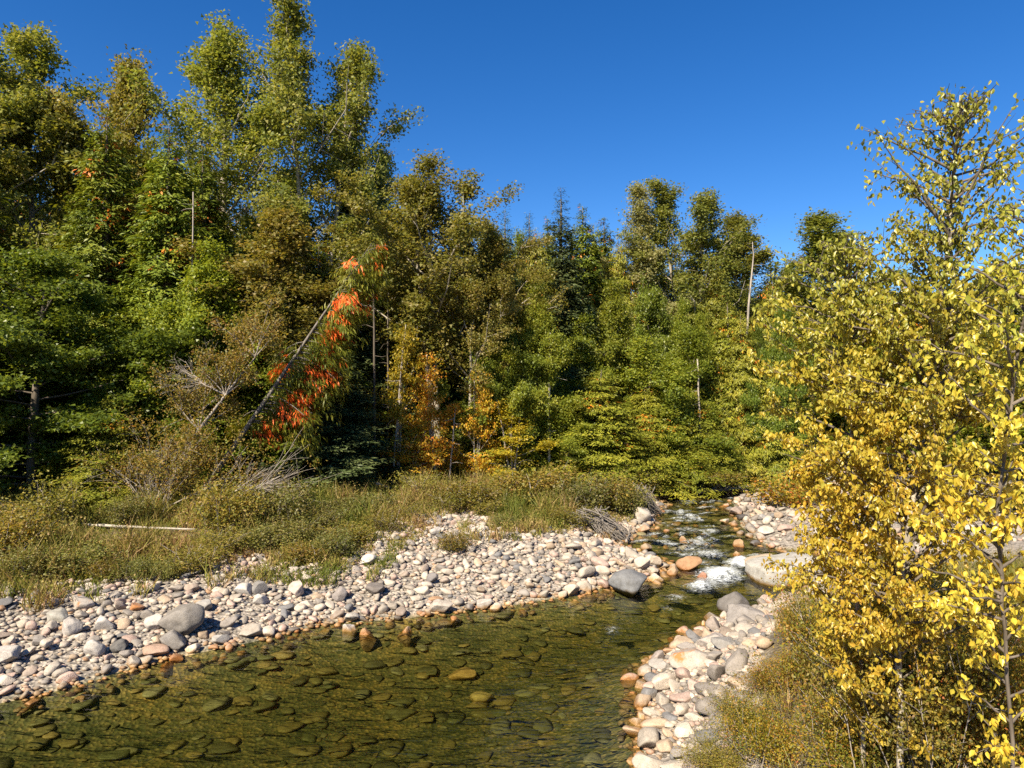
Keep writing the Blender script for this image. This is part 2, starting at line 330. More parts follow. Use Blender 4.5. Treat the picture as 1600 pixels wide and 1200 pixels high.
# ------------------------------------------------------------------ water
FOAM = [(1125, 900, 36, 13, 1.15), (1095, 918, 26, 8, .95), (1155, 882, 24, 8, 1.05), (1176, 872, 22, 5, .55), (1140, 890, 22, 10, .6), (1108, 908, 24, 10, .7), (1105, 865, 34, 6, .55), (1075, 858, 28, 5, .5), (1088, 882, 30, 7, .5), (1055, 935, 18, 5, .5),
        (1040, 951, 12, 4, .5), (955, 986, 9, 5, .6)]
_rf = np.random.default_rng(41)
for _i in range(70):
    _y = _rf.uniform(778, 872); _x = np.interp(_y, [778, 800, 830, 850, 872], [1090, 1080, 1078, 1085, 1100]) + _rf.normal(0, 26); _k = (_y - 700) / 120
    FOAM.append((_x, _y, _rf.uniform(6, 20) * _k, _rf.uniform(1.3, 3.2) * _k, _rf.uniform(.3, .75)))
def build_water():
    xs = np.concatenate([np.arange(-36, -12, 1.0), np.arange(-12, 14, 0.09), np.arange(14, 34, 0.8)])
    ys = np.concatenate([np.arange(-10, 6, 0.5), np.arange(6, 33.5, 0.09)])
    X, Y = np.meshgrid(xs, ys); x = X.ravel(); y = Y.ravel(); s = sdist(x, y)
    px = 800 + x / np.maximum(y, 1) * F; py = 600 + CAMZ / np.maximum(y, 1) * F
    foam = np.zeros_like(x)
    for a, b, c, d, k in FOAM: foam = np.maximum(foam, (k + .10 * (b < 940)) * np.exp(-((px - a) / c) ** 2 - ((py - b) / d) ** 2))
    rough = np.clip((y - 16) / 3, 0, 1)                         # riffle upstream, calm pool below it
    # flow direction turns from far-centre to near-left
    u = 0.75 * x + 0.66 * y; v = -0.66 * x + 0.75 * y
    w = (n2(u * 0.7, v * 1.6, 2.2, 3, 11) - 0.5) * (0.022 + 0.11 * rough) + (n2(u * 0.7, v, 0.9, 2, 31) - 0.5) * (0.016 + 0.10 * rough)
    w += foam * (0.34 * n2(x, y, 3.8, 3, 17) - 0.06) * np.clip(-s * 2, 0, 1)
    z = w * np.clip(-s * 1.5, 0.15, 1)
    keep = s < 0.5; nx = len(xs); ny = len(ys)
    i = (np.arange(ny - 1)[:, None] * nx + np.arange(nx - 1)[None]).ravel()
    Q = np.stack([i, i + 1, i + nx + 1, i + nx], -1); Q = Q[keep[Q].all(1)]
    idx = np.unique(Q); mp = np.full(len(x), -1); mp[idx] = np.arange(len(idx))
    mb = MB(); mb.add(np.stack([x, y, z], 1)[idx], mp[Q], foam=foam[idx], rough=rough[idx])
    m, nt, out = mat('clear_river_water')
    geo = nt.nodes.new('ShaderNodeNewGeometry')
    mpn = N(nt, 'ShaderNodeMapping'); mpn.inputs['Rotation'].default_value = (0, 0, math.radians(-15)); mpn.inputs['Scale'].default_value = (1.0, 3.0, 1); nt.links.new(geo.outputs['Position'], mpn.inputs[0])
    n1 = N(nt, 'ShaderNodeTexNoise', Scale=2.2, Detail=3.0, Roughness=0.5, Distortion=0.3); nt.links.new(mpn.outputs[0], n1.inputs['Vector'])
    bp = N(nt, 'ShaderNodeBump', Strength=0.22, Distance=0.08); nt.links.new(n1.outputs[0], bp.inputs['Height'])
    b2 = N(nt, 'ShaderNodeBump', Strength=0.12, Distance=0.08); nt.links.new(n1.outputs[0], b2.inputs['Height']); fr = N(nt, 'ShaderNodeFresnel', IOR=1.33); nt.links.new(b2.outputs[0], fr.inputs['Normal'])
    tr = N(nt, 'ShaderNodeBsdfTransparent'); tr.inputs[0].default_value = (0.76, 0.79, 0.64, 1)
    gl = N(nt, 'ShaderNodeBsdfGlossy', Roughness=0.13); nt.links.new(bp.outputs[0], gl.inputs['Normal'])
    x1 = N(nt, 'ShaderNodeMixShader'); nt.links.new(fr.outputs[0], x1.inputs[0]); nt.links.new(tr.outputs[0], x1.inputs[1]); nt.links.new(gl.outputs[0], x1.inputs[2])
    # foam: broken white froth where the current tumbles
    mp2 = N(nt, 'ShaderNodeMapping'); mp2.inputs['Rotation'].default_value = (0, 0, math.radians(-41)); mp2.inputs['Scale'].default_value = (1.0, 2.0, 1); nt.links.new(geo.outputs['Position'], mp2.inputs[0])
    n2_ = N(nt, 'ShaderNodeTexNoise', Scale=6.5, Detail=7.0, Roughness=0.78, Distortion=1.6); nt.links.new(mp2.outputs[0], n2_.inputs['Vector'])
    f = math_(nt, 'ADD', attr(nt, 'foam'), math_(nt, 'MULTIPLY', math_(nt, 'SUBTRACT', n2_.outputs[0], 0.54), 4.6))
    mr = N(nt, 'ShaderNodeMapRange'); nt.links.new(f, mr.inputs[0]); mr.inputs[1].default_value = 0.22; mr.inputs[2].default_value = 1.15
    fa = math_(nt, 'MULTIPLY', mr.outputs[0], math_(nt, 'MULTIPLY', attr(nt, 'foam'), 2.2, True), True)
    df = N(nt, 'ShaderNodeBsdfDiffuse'); df.inputs[0].default_value = (.56, .59, .60, 1)
    x2 = N(nt, 'ShaderNodeMixShader'); nt.links.new(fa, x2.inputs[0]); nt.links.new(x1.outputs[0], x2.inputs[1]); nt.links.new(df.outputs[0], x2.inputs[2])
    nt.links.new(x2.outputs[0], out.inputs[0])
    va = N(nt, 'ShaderNodeVolumeAbsorption', Density=1.0); va.inputs[0].default_value = (.56, .585, .34, 1); nt.links.new(va.outputs[0], out.inputs['Volume'])
    setting(link('river_water', mb.mesh('river_water', m)))
build_water()

# ------------------------------------------------------------------ stones
def ico(sub):
    import bmesh
    bm = bmesh.new(); bmesh.ops.create_icosphere(bm, subdivisions=sub, radius=1.0)
    V = np.array([v.co[:] for v in bm.verts]); T = np.array([[v.index for v in f.verts] for f in bm.faces]); bm.free(); return V, T
ICO = {k: ico(k) for k in (1, 2, 3, 4, 5)}
def rock_shape(seed, sub=2, facets=9, sharp=0.75, rough=0.10):
    r = np.random.default_rng(seed); V, T = ICO[sub]; V = V.copy()
    n = nrm(r.normal(size=(facets, 3))); d = r.uniform(0.42, 0.9, facets)
    for k in range(facets):
        e = V @ n[k] - d[k]; V = V - np.where(e > 0, e, 0)[:, None] * n[k] * sharp
    V = V * (1 + (fbm(V * 1.6 + seed * 3.1, 3, seed) - 0.5)[:, None] * 2 * rough)
    if sub >= 4: V = V * (1 + (fbm(V * 5 + seed, 4, seed + 9) - 0.5)[:, None] * 0.12)
    V = V - (V.max(0) + V.min(0)) / 2; V = V / np.abs(V).max(0)
    return V, T
PAL = {'pale grey': (.345, .30, .25), 'chalky white': (.46, .395, .325), 'mid grey': (.24, .212, .187), 'dark slate grey': (.16, .155, .155), 'pinkish': (.41, .30, .25), 'tan': (.37, .28, .20), 'rusty orange': (.36, .22, .13), 'brownish grey': (.30, .24, .195)}
PW = np.array([.28, .20, .17, .06, .13, .11, .012, .05]); PW = PW / PW.sum(); PK = list(PAL)
SH2 = [rock_shape(50 + i, 2, 12, 1.0, .10) for i in range(14)]
SH3 = [rock_shape(50 + i, 3, 12, .92, .10) for i in range(14)]
SH1 = [rock_shape(150 + i, 1, 6, .5, .10) for i in range(14)]
SM2 = []
for i, (V, T) in enumerate(SH3):
    mb = MB(); mb.add(V, None, T); SM2.append(mb.mesh('river_stone', M['stone'], smooth=False))

# named boulders: (px, py of base centre, width px, height px, depth ratio, colour, label, category)
BOULDERS = [
 (982, 931, 64, 27, .8, (.20, .215, .235), 'smooth blue-grey boulder sitting in the water below the rapids', 11),
 (1226, 915, 112, 32, .8, (.47, .46, .42), 'large pale grey slab boulder on the far side of the pool beside the rapids', 12),
 (1146, 963, 50, 28, .9, (.19, .175, .165), 'dark upright boulder crowning the cobbles of the near bank', 13),
 (1165, 978, 62, 22, .9, (.33, .30, .28), 'broad grey-brown boulder under the dark upright one', 14),
 (1080, 1050, 72, 24, .9, (.52, .46, .39), 'white boulder with rust stains on the near bank', 15),
 (1115, 990, 26, 23, .9, (.36, .29, .25), 'brown-grey boulder standing at the near bank waterline', 16),
 (1112, 1012, 46, 18, .8, (.46, .40, .36), 'pinkish grey flat boulder among near bank cobbles', 17),
 (1130, 1018, 40, 15, .8, (.31, .30, .29), 'wedge-shaped grey boulder beside the pinkish flat one', 18),
 (1072, 1022, 32, 13, .8, (.42, .37, .33), 'flat tan boulder dipping into the near bank water', 19),
 (1026, 1035, 26, 15, .8, (.38, .31, .28), 'brown boulder half in the water at the near bank tip', 20),
 (1030, 1048, 34, 11, .8, (.40, .37, .34), 'low grey boulder at the near bank tip', 21),
 (1090, 998, 28, 11, .8, (.40, .25, .14), 'rust-stained boulder at the near bank waterline', 22),
 (285, 1005, 70, 42, .8, (.27, .245, .22), 'big brown-grey boulder with dark mottling on the long gravel bar', 23),
 (270, 1022, 48, 24, .8, (.29, .265, .24), 'lumpy grey boulder leaning against the mottled one', 24),
 (110, 997, 32, 26, .8, (.48, .44, .40), 'pale domed boulder with a tan foot on the gravel bar', 25),
 (92, 975, 34, 17, .8, (.38, .37, .32), 'greenish flat oval boulder on the gravel bar', 26),
 (165, 990, 30, 22, .8, (.58, .54, .49), 'angular white boulder on the gravel bar', 27),
 (240, 990, 28, 21, .8, (.56, .52, .48), 'white blocky boulder near the mottled boulder', 28),
 (130, 955, 40, 18, .8, (.52, .46, .40), 'pale boulder with a rust patch below the grass', 29),
 (8, 1045, 44, 24, .8, (.55, .51, .47), 'large chalky boulder at the low end of the gravel bar', 30),
 (148, 1030, 30, 23, .8, (.52, .48, .44), 'pale angular boulder low on the gravel bar', 31),
 (185, 1024, 34, 15, .8, (.15, .145, .14), 'dark slate boulder low on the gravel bar', 32),
 (245, 1032, 42, 13, .8, (.50, .30, .20), 'reddish flat boulder at the bar waterline', 33),
 (345, 1012, 26, 14, .8, (.42, .40, .37), 'grey rounded boulder at the waterline under the bar', 34),
 (392, 1002, 40, 16, .8, (.46, .40, .33), 'broad tan boulder at the bar waterline', 35),
 (461, 938, 30, 22, .8, (.55, .44, .38), 'pinkish white round boulder high on the gravel bar', 36),
 (405, 935, 28, 20, .8, (.25, .24, .235), 'grey boulder beside two white ones on the bar', 37),
 (407, 950, 22, 16, .8, (.56, .53, .50), 'white rounded boulder in front of the grey one', 38),
 (531, 949, 27, 22, .8, (.33, .29, .28), 'grey cone-shaped boulder on the gravel bar', 39),
 (586, 938, 32, 15, .8, (.22, .19, .175), 'dark brown boulder midway along the gravel bar', 40),
 (576, 885, 28, 15, .8, (.62, .58, .52), 'white oval boulder at the grass edge', 41),
 (680, 838, 20, 12, .8, (.52, .48, .44), 'white oval boulder by the upper stone patch', 42),
 (735, 834, 18, 12, .8, (.56, .48, .42), 'cream boulder beside another on the upper stone patch', 43),
 (751, 833, 17, 12, .8, (.57, .51, .42), 'yellowish boulder beside the cream one', 44),
 (380, 935, 30, 18, .8, (.56, .53, .49), 'pale boulder at the foot of the grassy bank', 45),
 (675, 916, 20, 16, .8, (.22, .20, .20), 'dark grey round boulder in the middle of the bar', 46),
 (893, 935, 26, 18, .8, (.58, .49, .38), 'cream boulder with its foot in the pool', 47),
 (912, 925, 26, 14, .8, (.55, .46, .36), 'cream boulder at the corner of the bar', 48),
 (757, 953, 26, 13, .8, (.50, .45, .40), 'pale boulder at the pool edge', 49),
 (690, 960, 40, 16, .8, (.52, .45, .38), 'wide cream boulder at the pool edge', 50),
 (548, 977, 26, 14, .8, (.50, .45, .40), 'tan boulder at the pool edge', 51),
 (546, 988, 17, 11, .8, (.55, .50, .46), 'lone white stone in the shallows off the bar', 52),
 (575, 993, 13, 8, .8, (.52, .32, .16), 'small orange stone in the shallows off the bar', 53),
 (632, 989, 16, 6, .8, (.50, .33, .18), 'flat tan stone awash off the bar', 54),
 (1025, 910, 24, 9, .8, (.60, .52, .40), 'cream flat stone at the tail of the rapids', 55),
 (1003, 893, 26, 20, .8, (.58, .48, .38), 'leaning cream boulder at the nose of the bar', 56),
 (1024, 888, 18, 18, .8, (.54, .43, .32), 'tall tan boulder at the nose of the bar', 57),
 (1020, 900, 18, 11, .8, (.52, .44, .34), 'rounded tan boulder at the nose of the bar', 58),
 (1076, 893, 40, 16, .8, (.44, .22, .08), 'orange-brown boulder breaking the surface in the rapids', 59),
 (1051, 900, 18, 12, .8, (.45, .29, .15), 'small amber boulder beside the orange-brown one', 60),
 (1099, 906, 14, 9, .8, (.44, .20, .12), 'reddish stone in the white water', 61),
 (1186, 887, 44, 15, .8, (.60, .46, .30), 'cream and orange boulder behind the pale slab', 62),
 (1154, 857, 17, 11, .8, (.46, .26, .10), 'amber boulder alone in the upper riffle', 63),
 (1068, 848, 14, 8, .8, (.46, .28, .13), 'amber stone in the middle of the riffle', 64),
 (1152, 870, 13, 6, .8, (.50, .34, .18), 'tan stone awash above the rapids', 65),
 (1132, 818, 15, 5, .8, (.55, .49, .40), 'flat cream stone in the riffle', 66),
 (1151, 806, 22, 11, .9, (.40, .30, .25), 'reddish brown boulder on the right edge of the riffle', 67),
 (1160, 813, 18, 8, .9, (.10, .09, .085), 'wet dark boulder on the right edge of the riffle', 68),
 (1010, 862, 18, 9, .8, (.42, .29, .17), 'amber stone at the inner bend of the bar', 69),
 (1006, 834, 20, 10, .8, (.48, .30, .18), 'reddish tan boulder under the root clump', 70),
 (1005, 818, 28, 22, .9, (.50, .44, .37), 'tall cream boulder under the grassy point', 71),
 (1192, 813, 15, 9, .9, (.36, .35, .34), 'grey round boulder on the far gravel spit', 72),
 (1196, 838, 26, 12, .9, (.60, .54, .46), 'bright cream boulder on the far gravel spit', 73),
 (722, 1018, 40, 9, .8, (.60, .34, .10), 'orange stone lying under the water of the pool', 74),
 (752, 1046, 34, 9, .8, (.52, .36, .12), 'yellow-brown stone lying under the water of the pool', 75),
 (60, 1012, 26, 14, .8, (.30, .27, .25), 'dull brown boulder on the gravel bar among paler ones', 76),
 (320, 960, 28, 15, .8, (.40, .385, .37), 'grey oval boulder in the middle of the bar below the grass', 77),
 (215, 958, 22, 10, .8, (.50, .22, .09), 'small rust-orange boulder near the grass', 78)]
boulder_xy = []
def add_boulder(px, py, wpx, hpx, dr, col, label, seed):
    under = 'under the water' in label
    g = gpix(px, py, 0.0)
    for _ in range(4):
        zz = max(hz(g[0], g[1]), -0.02); g = gpix(px, py, zz)
    d = g[1]; w = wpx / F * d; h = hpx / F * d
    # the visible bottom is at (px,py); centre lies half a depth behind
    dep = w * dr; cx, cy_ = g[0] * (1 + dep * 0.4 / d), d + dep * 0.4
    base = hz(cx, cy_)
    H = (h + 0.10 * w) / 2 + max(0.0, -base) / 2
    zc = (base if base < 0 else base - 0.06 * w) + H
    if under: H = max(0.06, -base * 0.20); zc = base + H * .55; col = tuple(q * 1.8 for q in col)
    if base < 0 and not under: k_ = max(0., 1 - h / H); wf = 1 / math.sqrt(max(.12, 1 - k_ * k_)); w2 = max(w * wf, 1.5 * H); dep *= w2 / w; w = w2
    if under: w *= 1.15
    V, T = rock_shape(seed, 4, 12, .9, .10)
    if 'slab' in label:
        V, T = ICO[5]; V = np.sign(V) * np.abs(V) ** np.array([.5, .6, .45]); V = V / np.abs(V).max(0)
        V[:, 2] = np.where(V[:, 2] > 0, V[:, 2] * (.62 + .38 * V[:, 0]), V[:, 2]); V = V * (1 + (fbm(V * 1.7, 4, 3) - .5)[:, None] * .16)
    mb = MB(); mb.add(V * np.array([w / 2, dep / 2, H]), None, T); me = mb.mesh('boulder', M['rust_stone' if 'rust' in label else 'stone'], smooth=False)
    o = link('boulder', me, loc=(cx, cy_, zc), rot=(0.06 * math.sin(seed), 0.08 * math.cos(seed * 2.1), 0.25 * math.sin(seed * 1.7)))
    col = tuple(q * .74 for q in col); lum = sum(col) / 3; col = tuple(.68 * q + .32 * lum * w_ for q, w_ in zip(col, (1.12, 1.0, .88))); o.color = (*col, 1); tag(o, label, 'boulder'); boulder_xy.append((cx, cy_, w / 2))
for (px, py, w, h, dr, col, label, seed) in BOULDERS: add_boulder(px, py, w, h, dr, col, label, seed)

def scatter_stones():
    r = np.random.default_rng(7)
    cand = []
    # (sample box, count, size range)
    def sample(n, x0, x1, y0, y1, test, smin, smax, p=2.2):
        x = r.uniform(x0, x1, n); y = r.uniform(y0, y1, n); k = test(x, y); x = x[k]; y = y[k]
        s = smin + (smax - smin) * r.random(len(x)) ** p
        for q in zip(x, y, s): cand.append(q)
    def bar(x, y):
        s = sdist(x, y); v = inpoly(x, y, VEG) & (polydist(x, y, VEG) > 0.25 + 0.5 * n2(x, y, .8, 2, 3)); return (s > -0.35) & (s < 7) & ~v & (x < 7) & ~inpoly(x, y, GR_R)
    def rightb(x, y):
        s = sdist(x, y); return (s > -0.35) & (s < 2.6) & (x > 0.5) & (y < 20) & (inpoly(x, y, GR_R) & (s < 1.2) | ~inpoly(x, y, GR_R))
    def spit(x, y):
        s = sdist(x, y); return (s > -0.3) & (x > 6.5) & (y > 19.5) & (s < 5)
    sample(22000, -16, 7, 9, 34, bar, .085, .30, 2.6); sample(2600, 1.5, 9, 8, 20, rightb, .10, .42, 2.2); sample(3800, 6.5, 22, 19.5, 36, spit, .10, .42, 2.2)
    # riffle: stones awash
    sample(900, 4, 13, 18.5, 32, lambda x, y: (sdist(x, y) < -0.2) & (sdist(x, y) > -3) & (n2(x, y, .5, 2, 8) > .52), .12, .36, 2.0)
    # stones half buried in the grass
    sample(500, -14, 5, 14, 28, lambda x, y: inpoly(x, y, VEG) & (polydist(x, y, VEG) < 1.2), .10, .28, 2.0)
    sample(260, -5, 0, 21, 27, lambda x, y: inpoly(x, y, VEG) & (n2(x, y, .6, 2, 4) > .5), .12, .34, 2.0)
    cand.sort(key=lambda q: -q[2])
    cell = 0.35; grid = {}; out = []
    for bx, by, br in boulder_xy: grid.setdefault((int(bx // cell), int(by // cell)), []).append((bx, by, br))
    bs = np.array(boulder_xy)
    for (x, y, s) in cand:
        rr = s / 2
        if (np.hypot(bs[:, 0] - x, bs[:, 1] - y) < bs[:, 2] * 0.75 + rr * 0.5).any(): continue
        i, j = int(x // cell), int(y // cell); ok = True
        for a in (-1, 0, 1):
            for b in (-1, 0, 1):
                for (qx, qy, qr) in grid.get((i + a, j + b), ()):
                    if (qx - x) ** 2 + (qy - y) ** 2 < ((qr + rr) * 0.66) ** 2: ok = False; break
                if not ok: break
            if not ok: break
        if ok: grid.setdefault((i, j), []).append((x, y, rr)); out.append((x, y, s))
    A = np.array(out); zb = height(A[:, 0], A[:, 1]); sd = sdist(A[:, 0], A[:, 1])
    size = A[:, 2] / np.maximum(A[:, 1], 3)
    inframe = (np.abs(A[:, 0] / A[:, 1]) < 0.76) & ((CAMZ - zb) / A[:, 1] < 0.57)
    order = np.argsort(-np.where(inframe, size, 0)); single = set(order[:230].tolist())
    mb = MB()
    for i, (x, y, s) in enumerate(out):
        ci = r.choice(len(PK), p=PW); key = PK[ci]; col = np.array(PAL[key]) * r.uniform(.8, 1.12)
        wet = sd[i] < 0.12
        ax = np.array([r.uniform(.85, 1.35), r.uniform(.65, 1.0), r.uniform(.38, .8)]) * s / 2
        rot = Euler((r.normal(0, .24), r.normal(0, .24), r.uniform(0, 6.28)))
        z = zb[i] + ax[2] * r.uniform(.35, 1.0)
        if sd[i] < -0.1: z = max(zb[i], -0.10) + ax[2] * r.uniform(-.3, .6)
        if i in single:
            o = link('cobble', SM2[int(r.integers(len(SM2)))], loc=(x, y, z), rot=rot, scale=ax); o.color = (*col, 1)
            if sd[i] < -0.05: wh = 'awash in the shallow river'
            elif x > 6.5 and y > 19: wh = 'on the far gravel spit'
            elif x > 0.5 and y < 20 and sd[i] < 2.7 and x > 2: wh = 'on the near bank below the shrubs'
            elif sd[i] < 0.5: wh = 'at the waterline of the long gravel bar'
            elif inpoly(np.array([x]), np.array([y]), VEG)[0]: wh = 'half hidden in the bank grass'
            else: wh = 'on the dry part of the long gravel bar'
            sz = 'flat' if ax[2] / ax[0] < .5 else 'rounded'
            lab = f'{key} {sz} cobble {wh}'
            tag(o, lab, 'stone', f'cobbles {wh}')
        else:
            V, T = (SH2 if s / y > 0.0125 else SH1)[int(r.integers(14))]
            Rm = np.array(rot.to_matrix()); mb.add((V * ax) @ Rm.T + np.array([x, y, z]), None, T, col=col)
    # small pebbles filling between them
    n = 30000; x = r.uniform(-15, 7, n); y = r.uniform(9, 30, n); k = bar(x, y) & (sdist(x, y) > -.1); x, y = x[k], y[k]
    x2 = r.uniform(1.5, 8, 2500); y2 = r.uniform(8, 18, 2500); k = rightb(x2, y2); x = np.concatenate([x, x2[k]]); y = np.concatenate([y, y2[k]])
    z = height(x, y); s = r.uniform(.025, .075, len(x)); ci = r.choice(len(PK), size=len(x), p=PW)
    for i in range(len(x)):
        V, T = SH1[i % 14]; mb.add(V * s[i] * np.array([1, .8, .6]) + np.array([x[i], y[i], z[i] + s[i] * .3]), None, T, col=np.array(PAL[PK[ci[i]]]) * .95)
    o = link('loose_cobbles', mb.mesh('loose_cobbles', M['stone_mix'], smooth=False)); stuff(o, 'small loose cobbles and pebbles covering the gravel bars', 'gravel')
    # bed of the pool seen through the water
    n = 4200; x = r.uniform(-12, 9, n); y = r.uniform(7, 31, n); sd = sdist(x, y); k = sd < -0.15; x, y, sd = x[k], y[k], sd[k]
    z = height(x, y); mb = MB(); s = .05 + .15 * r.random(len(x)) ** 2.5
    cols = np.array([(.26, .21, .10), (.32, .24, .11), (.22, .19, .10), (.18, .17, .09), (.36, .31, .20), (.40, .28, .13), (.16, .14, .08)])
    for i in range(len(x)):
        V, T = SH2[i % 14]; a = r.uniform(0, 6.28); ca, sa = math.cos(a), math.sin(a)
        v = V * s[i] * np.array([1.3, .9, .28]); v = np.stack([v[:, 0] * ca - v[:, 1] * sa, v[:, 0] * sa + v[:, 1] * ca, v[:, 2]], 1)
        mb.add(v + np.array([x[i], y[i], z[i] + s[i] * .15]), None, T, col=cols[int(r.integers(7))])
    o = link('river_bed_stones', mb.mesh('river_bed_stones', M['bed_stone'])); stuff(o, 'amber and olive stones on the river bed under the water', 'river bed')
scatter_stones()

# ------------------------------------------------------------------ trees
def rot_about(v, ax, a):
    return v * math.cos(a) + np.cross(ax, v) * math.sin(a) + ax * (ax @ v) * (1 - math.cos(a))
def broadleaf(seed, H, R, h0, nl, nleaf, leaf, tr=0.16, up=(15, 60), sig=0.17, prof=1.0, flat=0.8, forks=1, hang=0.0, wander=0.05, sub=7, top=0.45):
    """trunk + limbs as one mesh builder, leaf clumps as another; grows from the origin"""
    r = np.random.default_rng(seed); wood = MB(); cr = MB()
    stems = []
    for f in range(forks):
        n = 12; t = np.linspace(0, 1, n); wx = np.cumsum(r.normal(0, wander, n)) * t; wy = np.cumsum(r.normal(0, wander, n)) * t
        a = r.uniform(0, 6.28); sp = (0 if forks == 1 else R * 0.45) * t ** 1.2; hh = H * (0.97 if f == 0 else r.uniform(.72, .93))
        P = np.stack([wx + sp * math.cos(a + f * 6.28 / forks), wy + sp * math.sin(a + f * 6.28 / forks), t * hh - 0.25 * (1 - t)], 1)
        tube(wood, P, tr * (0.75 if forks > 1 else 1) * (1.05 - t) ** 0.85 + 0.012, 7); stems.append(P)
    cl = []; wt = []
    for i in range(nl):
        P = stems[i % forks]; u = (i + r.random()) / nl; t = h0 / H + (1 - h0 / H) * u * 0.98
        b = np.array([np.interp(t, np.linspace(0, 1, 12), P[:, k]) for k in range(3)])
        pf = (0.45 + 0.6 * math.sin(math.pi * min(1, u * 0.75 + 0.22) ** prof)) * (1 - u) ** top
        L = max(R * pf * r.uniform(.4, 1.35), R * .14); az = i * 2.39996 + r.uniform(-.5, .5)
        el = math.radians(np.interp(u, (0, 1), up) + r.uniform(-14, 14)); d = np.array([math.cos(az) * math.cos(el), math.sin(az) * math.cos(el), math.sin(el)])
        s = np.linspace(0, 1, 6); C = b + d * (L * s)[:, None] + np.array([0, 0, 1]) * (L * (0.22 - hang) * s ** 2)[:, None] + r.normal(0, .035 * L, (6, 3)) * s[:, None]
        tube(wood, C, (tr * 0.36 * (1 - t * .6) * (1.02 - s) + .008), 5, False)
        g = (.12 + 1.9 * r.random() ** 1.4) * (.10 + L / R)
        for k in range(sub):
            q = r.uniform(.22, 1.0); c0 = np.array([np.interp(q, s, C[:, m]) for m in range(3)])
            dd = nrm(d + r.normal(0, .6, 3) + np.array([0, 0, .25 - hang])); l2 = L * r.uniform(.18, .42) + .15
            c1 = c0 + dd * l2
            if k < 4: tube(wood, np.stack([c0, (c0 + c1) / 2 + r.normal(0, .03, 3), c1]), np.array([.020, .012, .005]) * (tr / .16), 4, False)
            for q2 in (.4, .7, 1.0):
                e = c0 + dd * l2 * q2; cl.append(e); wt.append(g)
                for _ in range(2): cl.append(e + nrm(r.normal(0, 1, 3) * np.array([1, 1, flat]) + dd * .5 + np.array([0, 0, .2])) * r.uniform(.15, .5)); wt.append(g * r.uniform(.3, 1.3))
    cl = np.array(cl); w = np.array(wt); w /= w.sum()
    id_ = r.choice(len(cl), size=nleaf, p=w); off = r.normal(0, 1, (nleaf, 3)) * sig * np.array([1, 1, flat])
    Pn = cl[id_] + off; Pn[:, 2] = np.maximum(Pn[:, 2], 0.15); outw = nrm((cl[id_] - np.array([0, 0, H * .45])) * np.array([1, 1, .3]))
    D = r.normal(0, 1, (nleaf, 3)) + np.array([0, 0, -.6 - hang * 2]); Nn = r.normal(0, 1, (nleaf, 3)) * .6 + np.array([0, 0, .75]) + outw * .55
    cv = r.random(len(cl)); v = np.clip(.40 * cv[id_] + .60 * r.random(nleaf), 0, .999)
    sz = leaf * r.uniform(.65, 1.3, nleaf)
    tri_leaves(cr, Pn, D, Nn, sz, sz * .95, v=v, o=0.0)
    return wood, cr

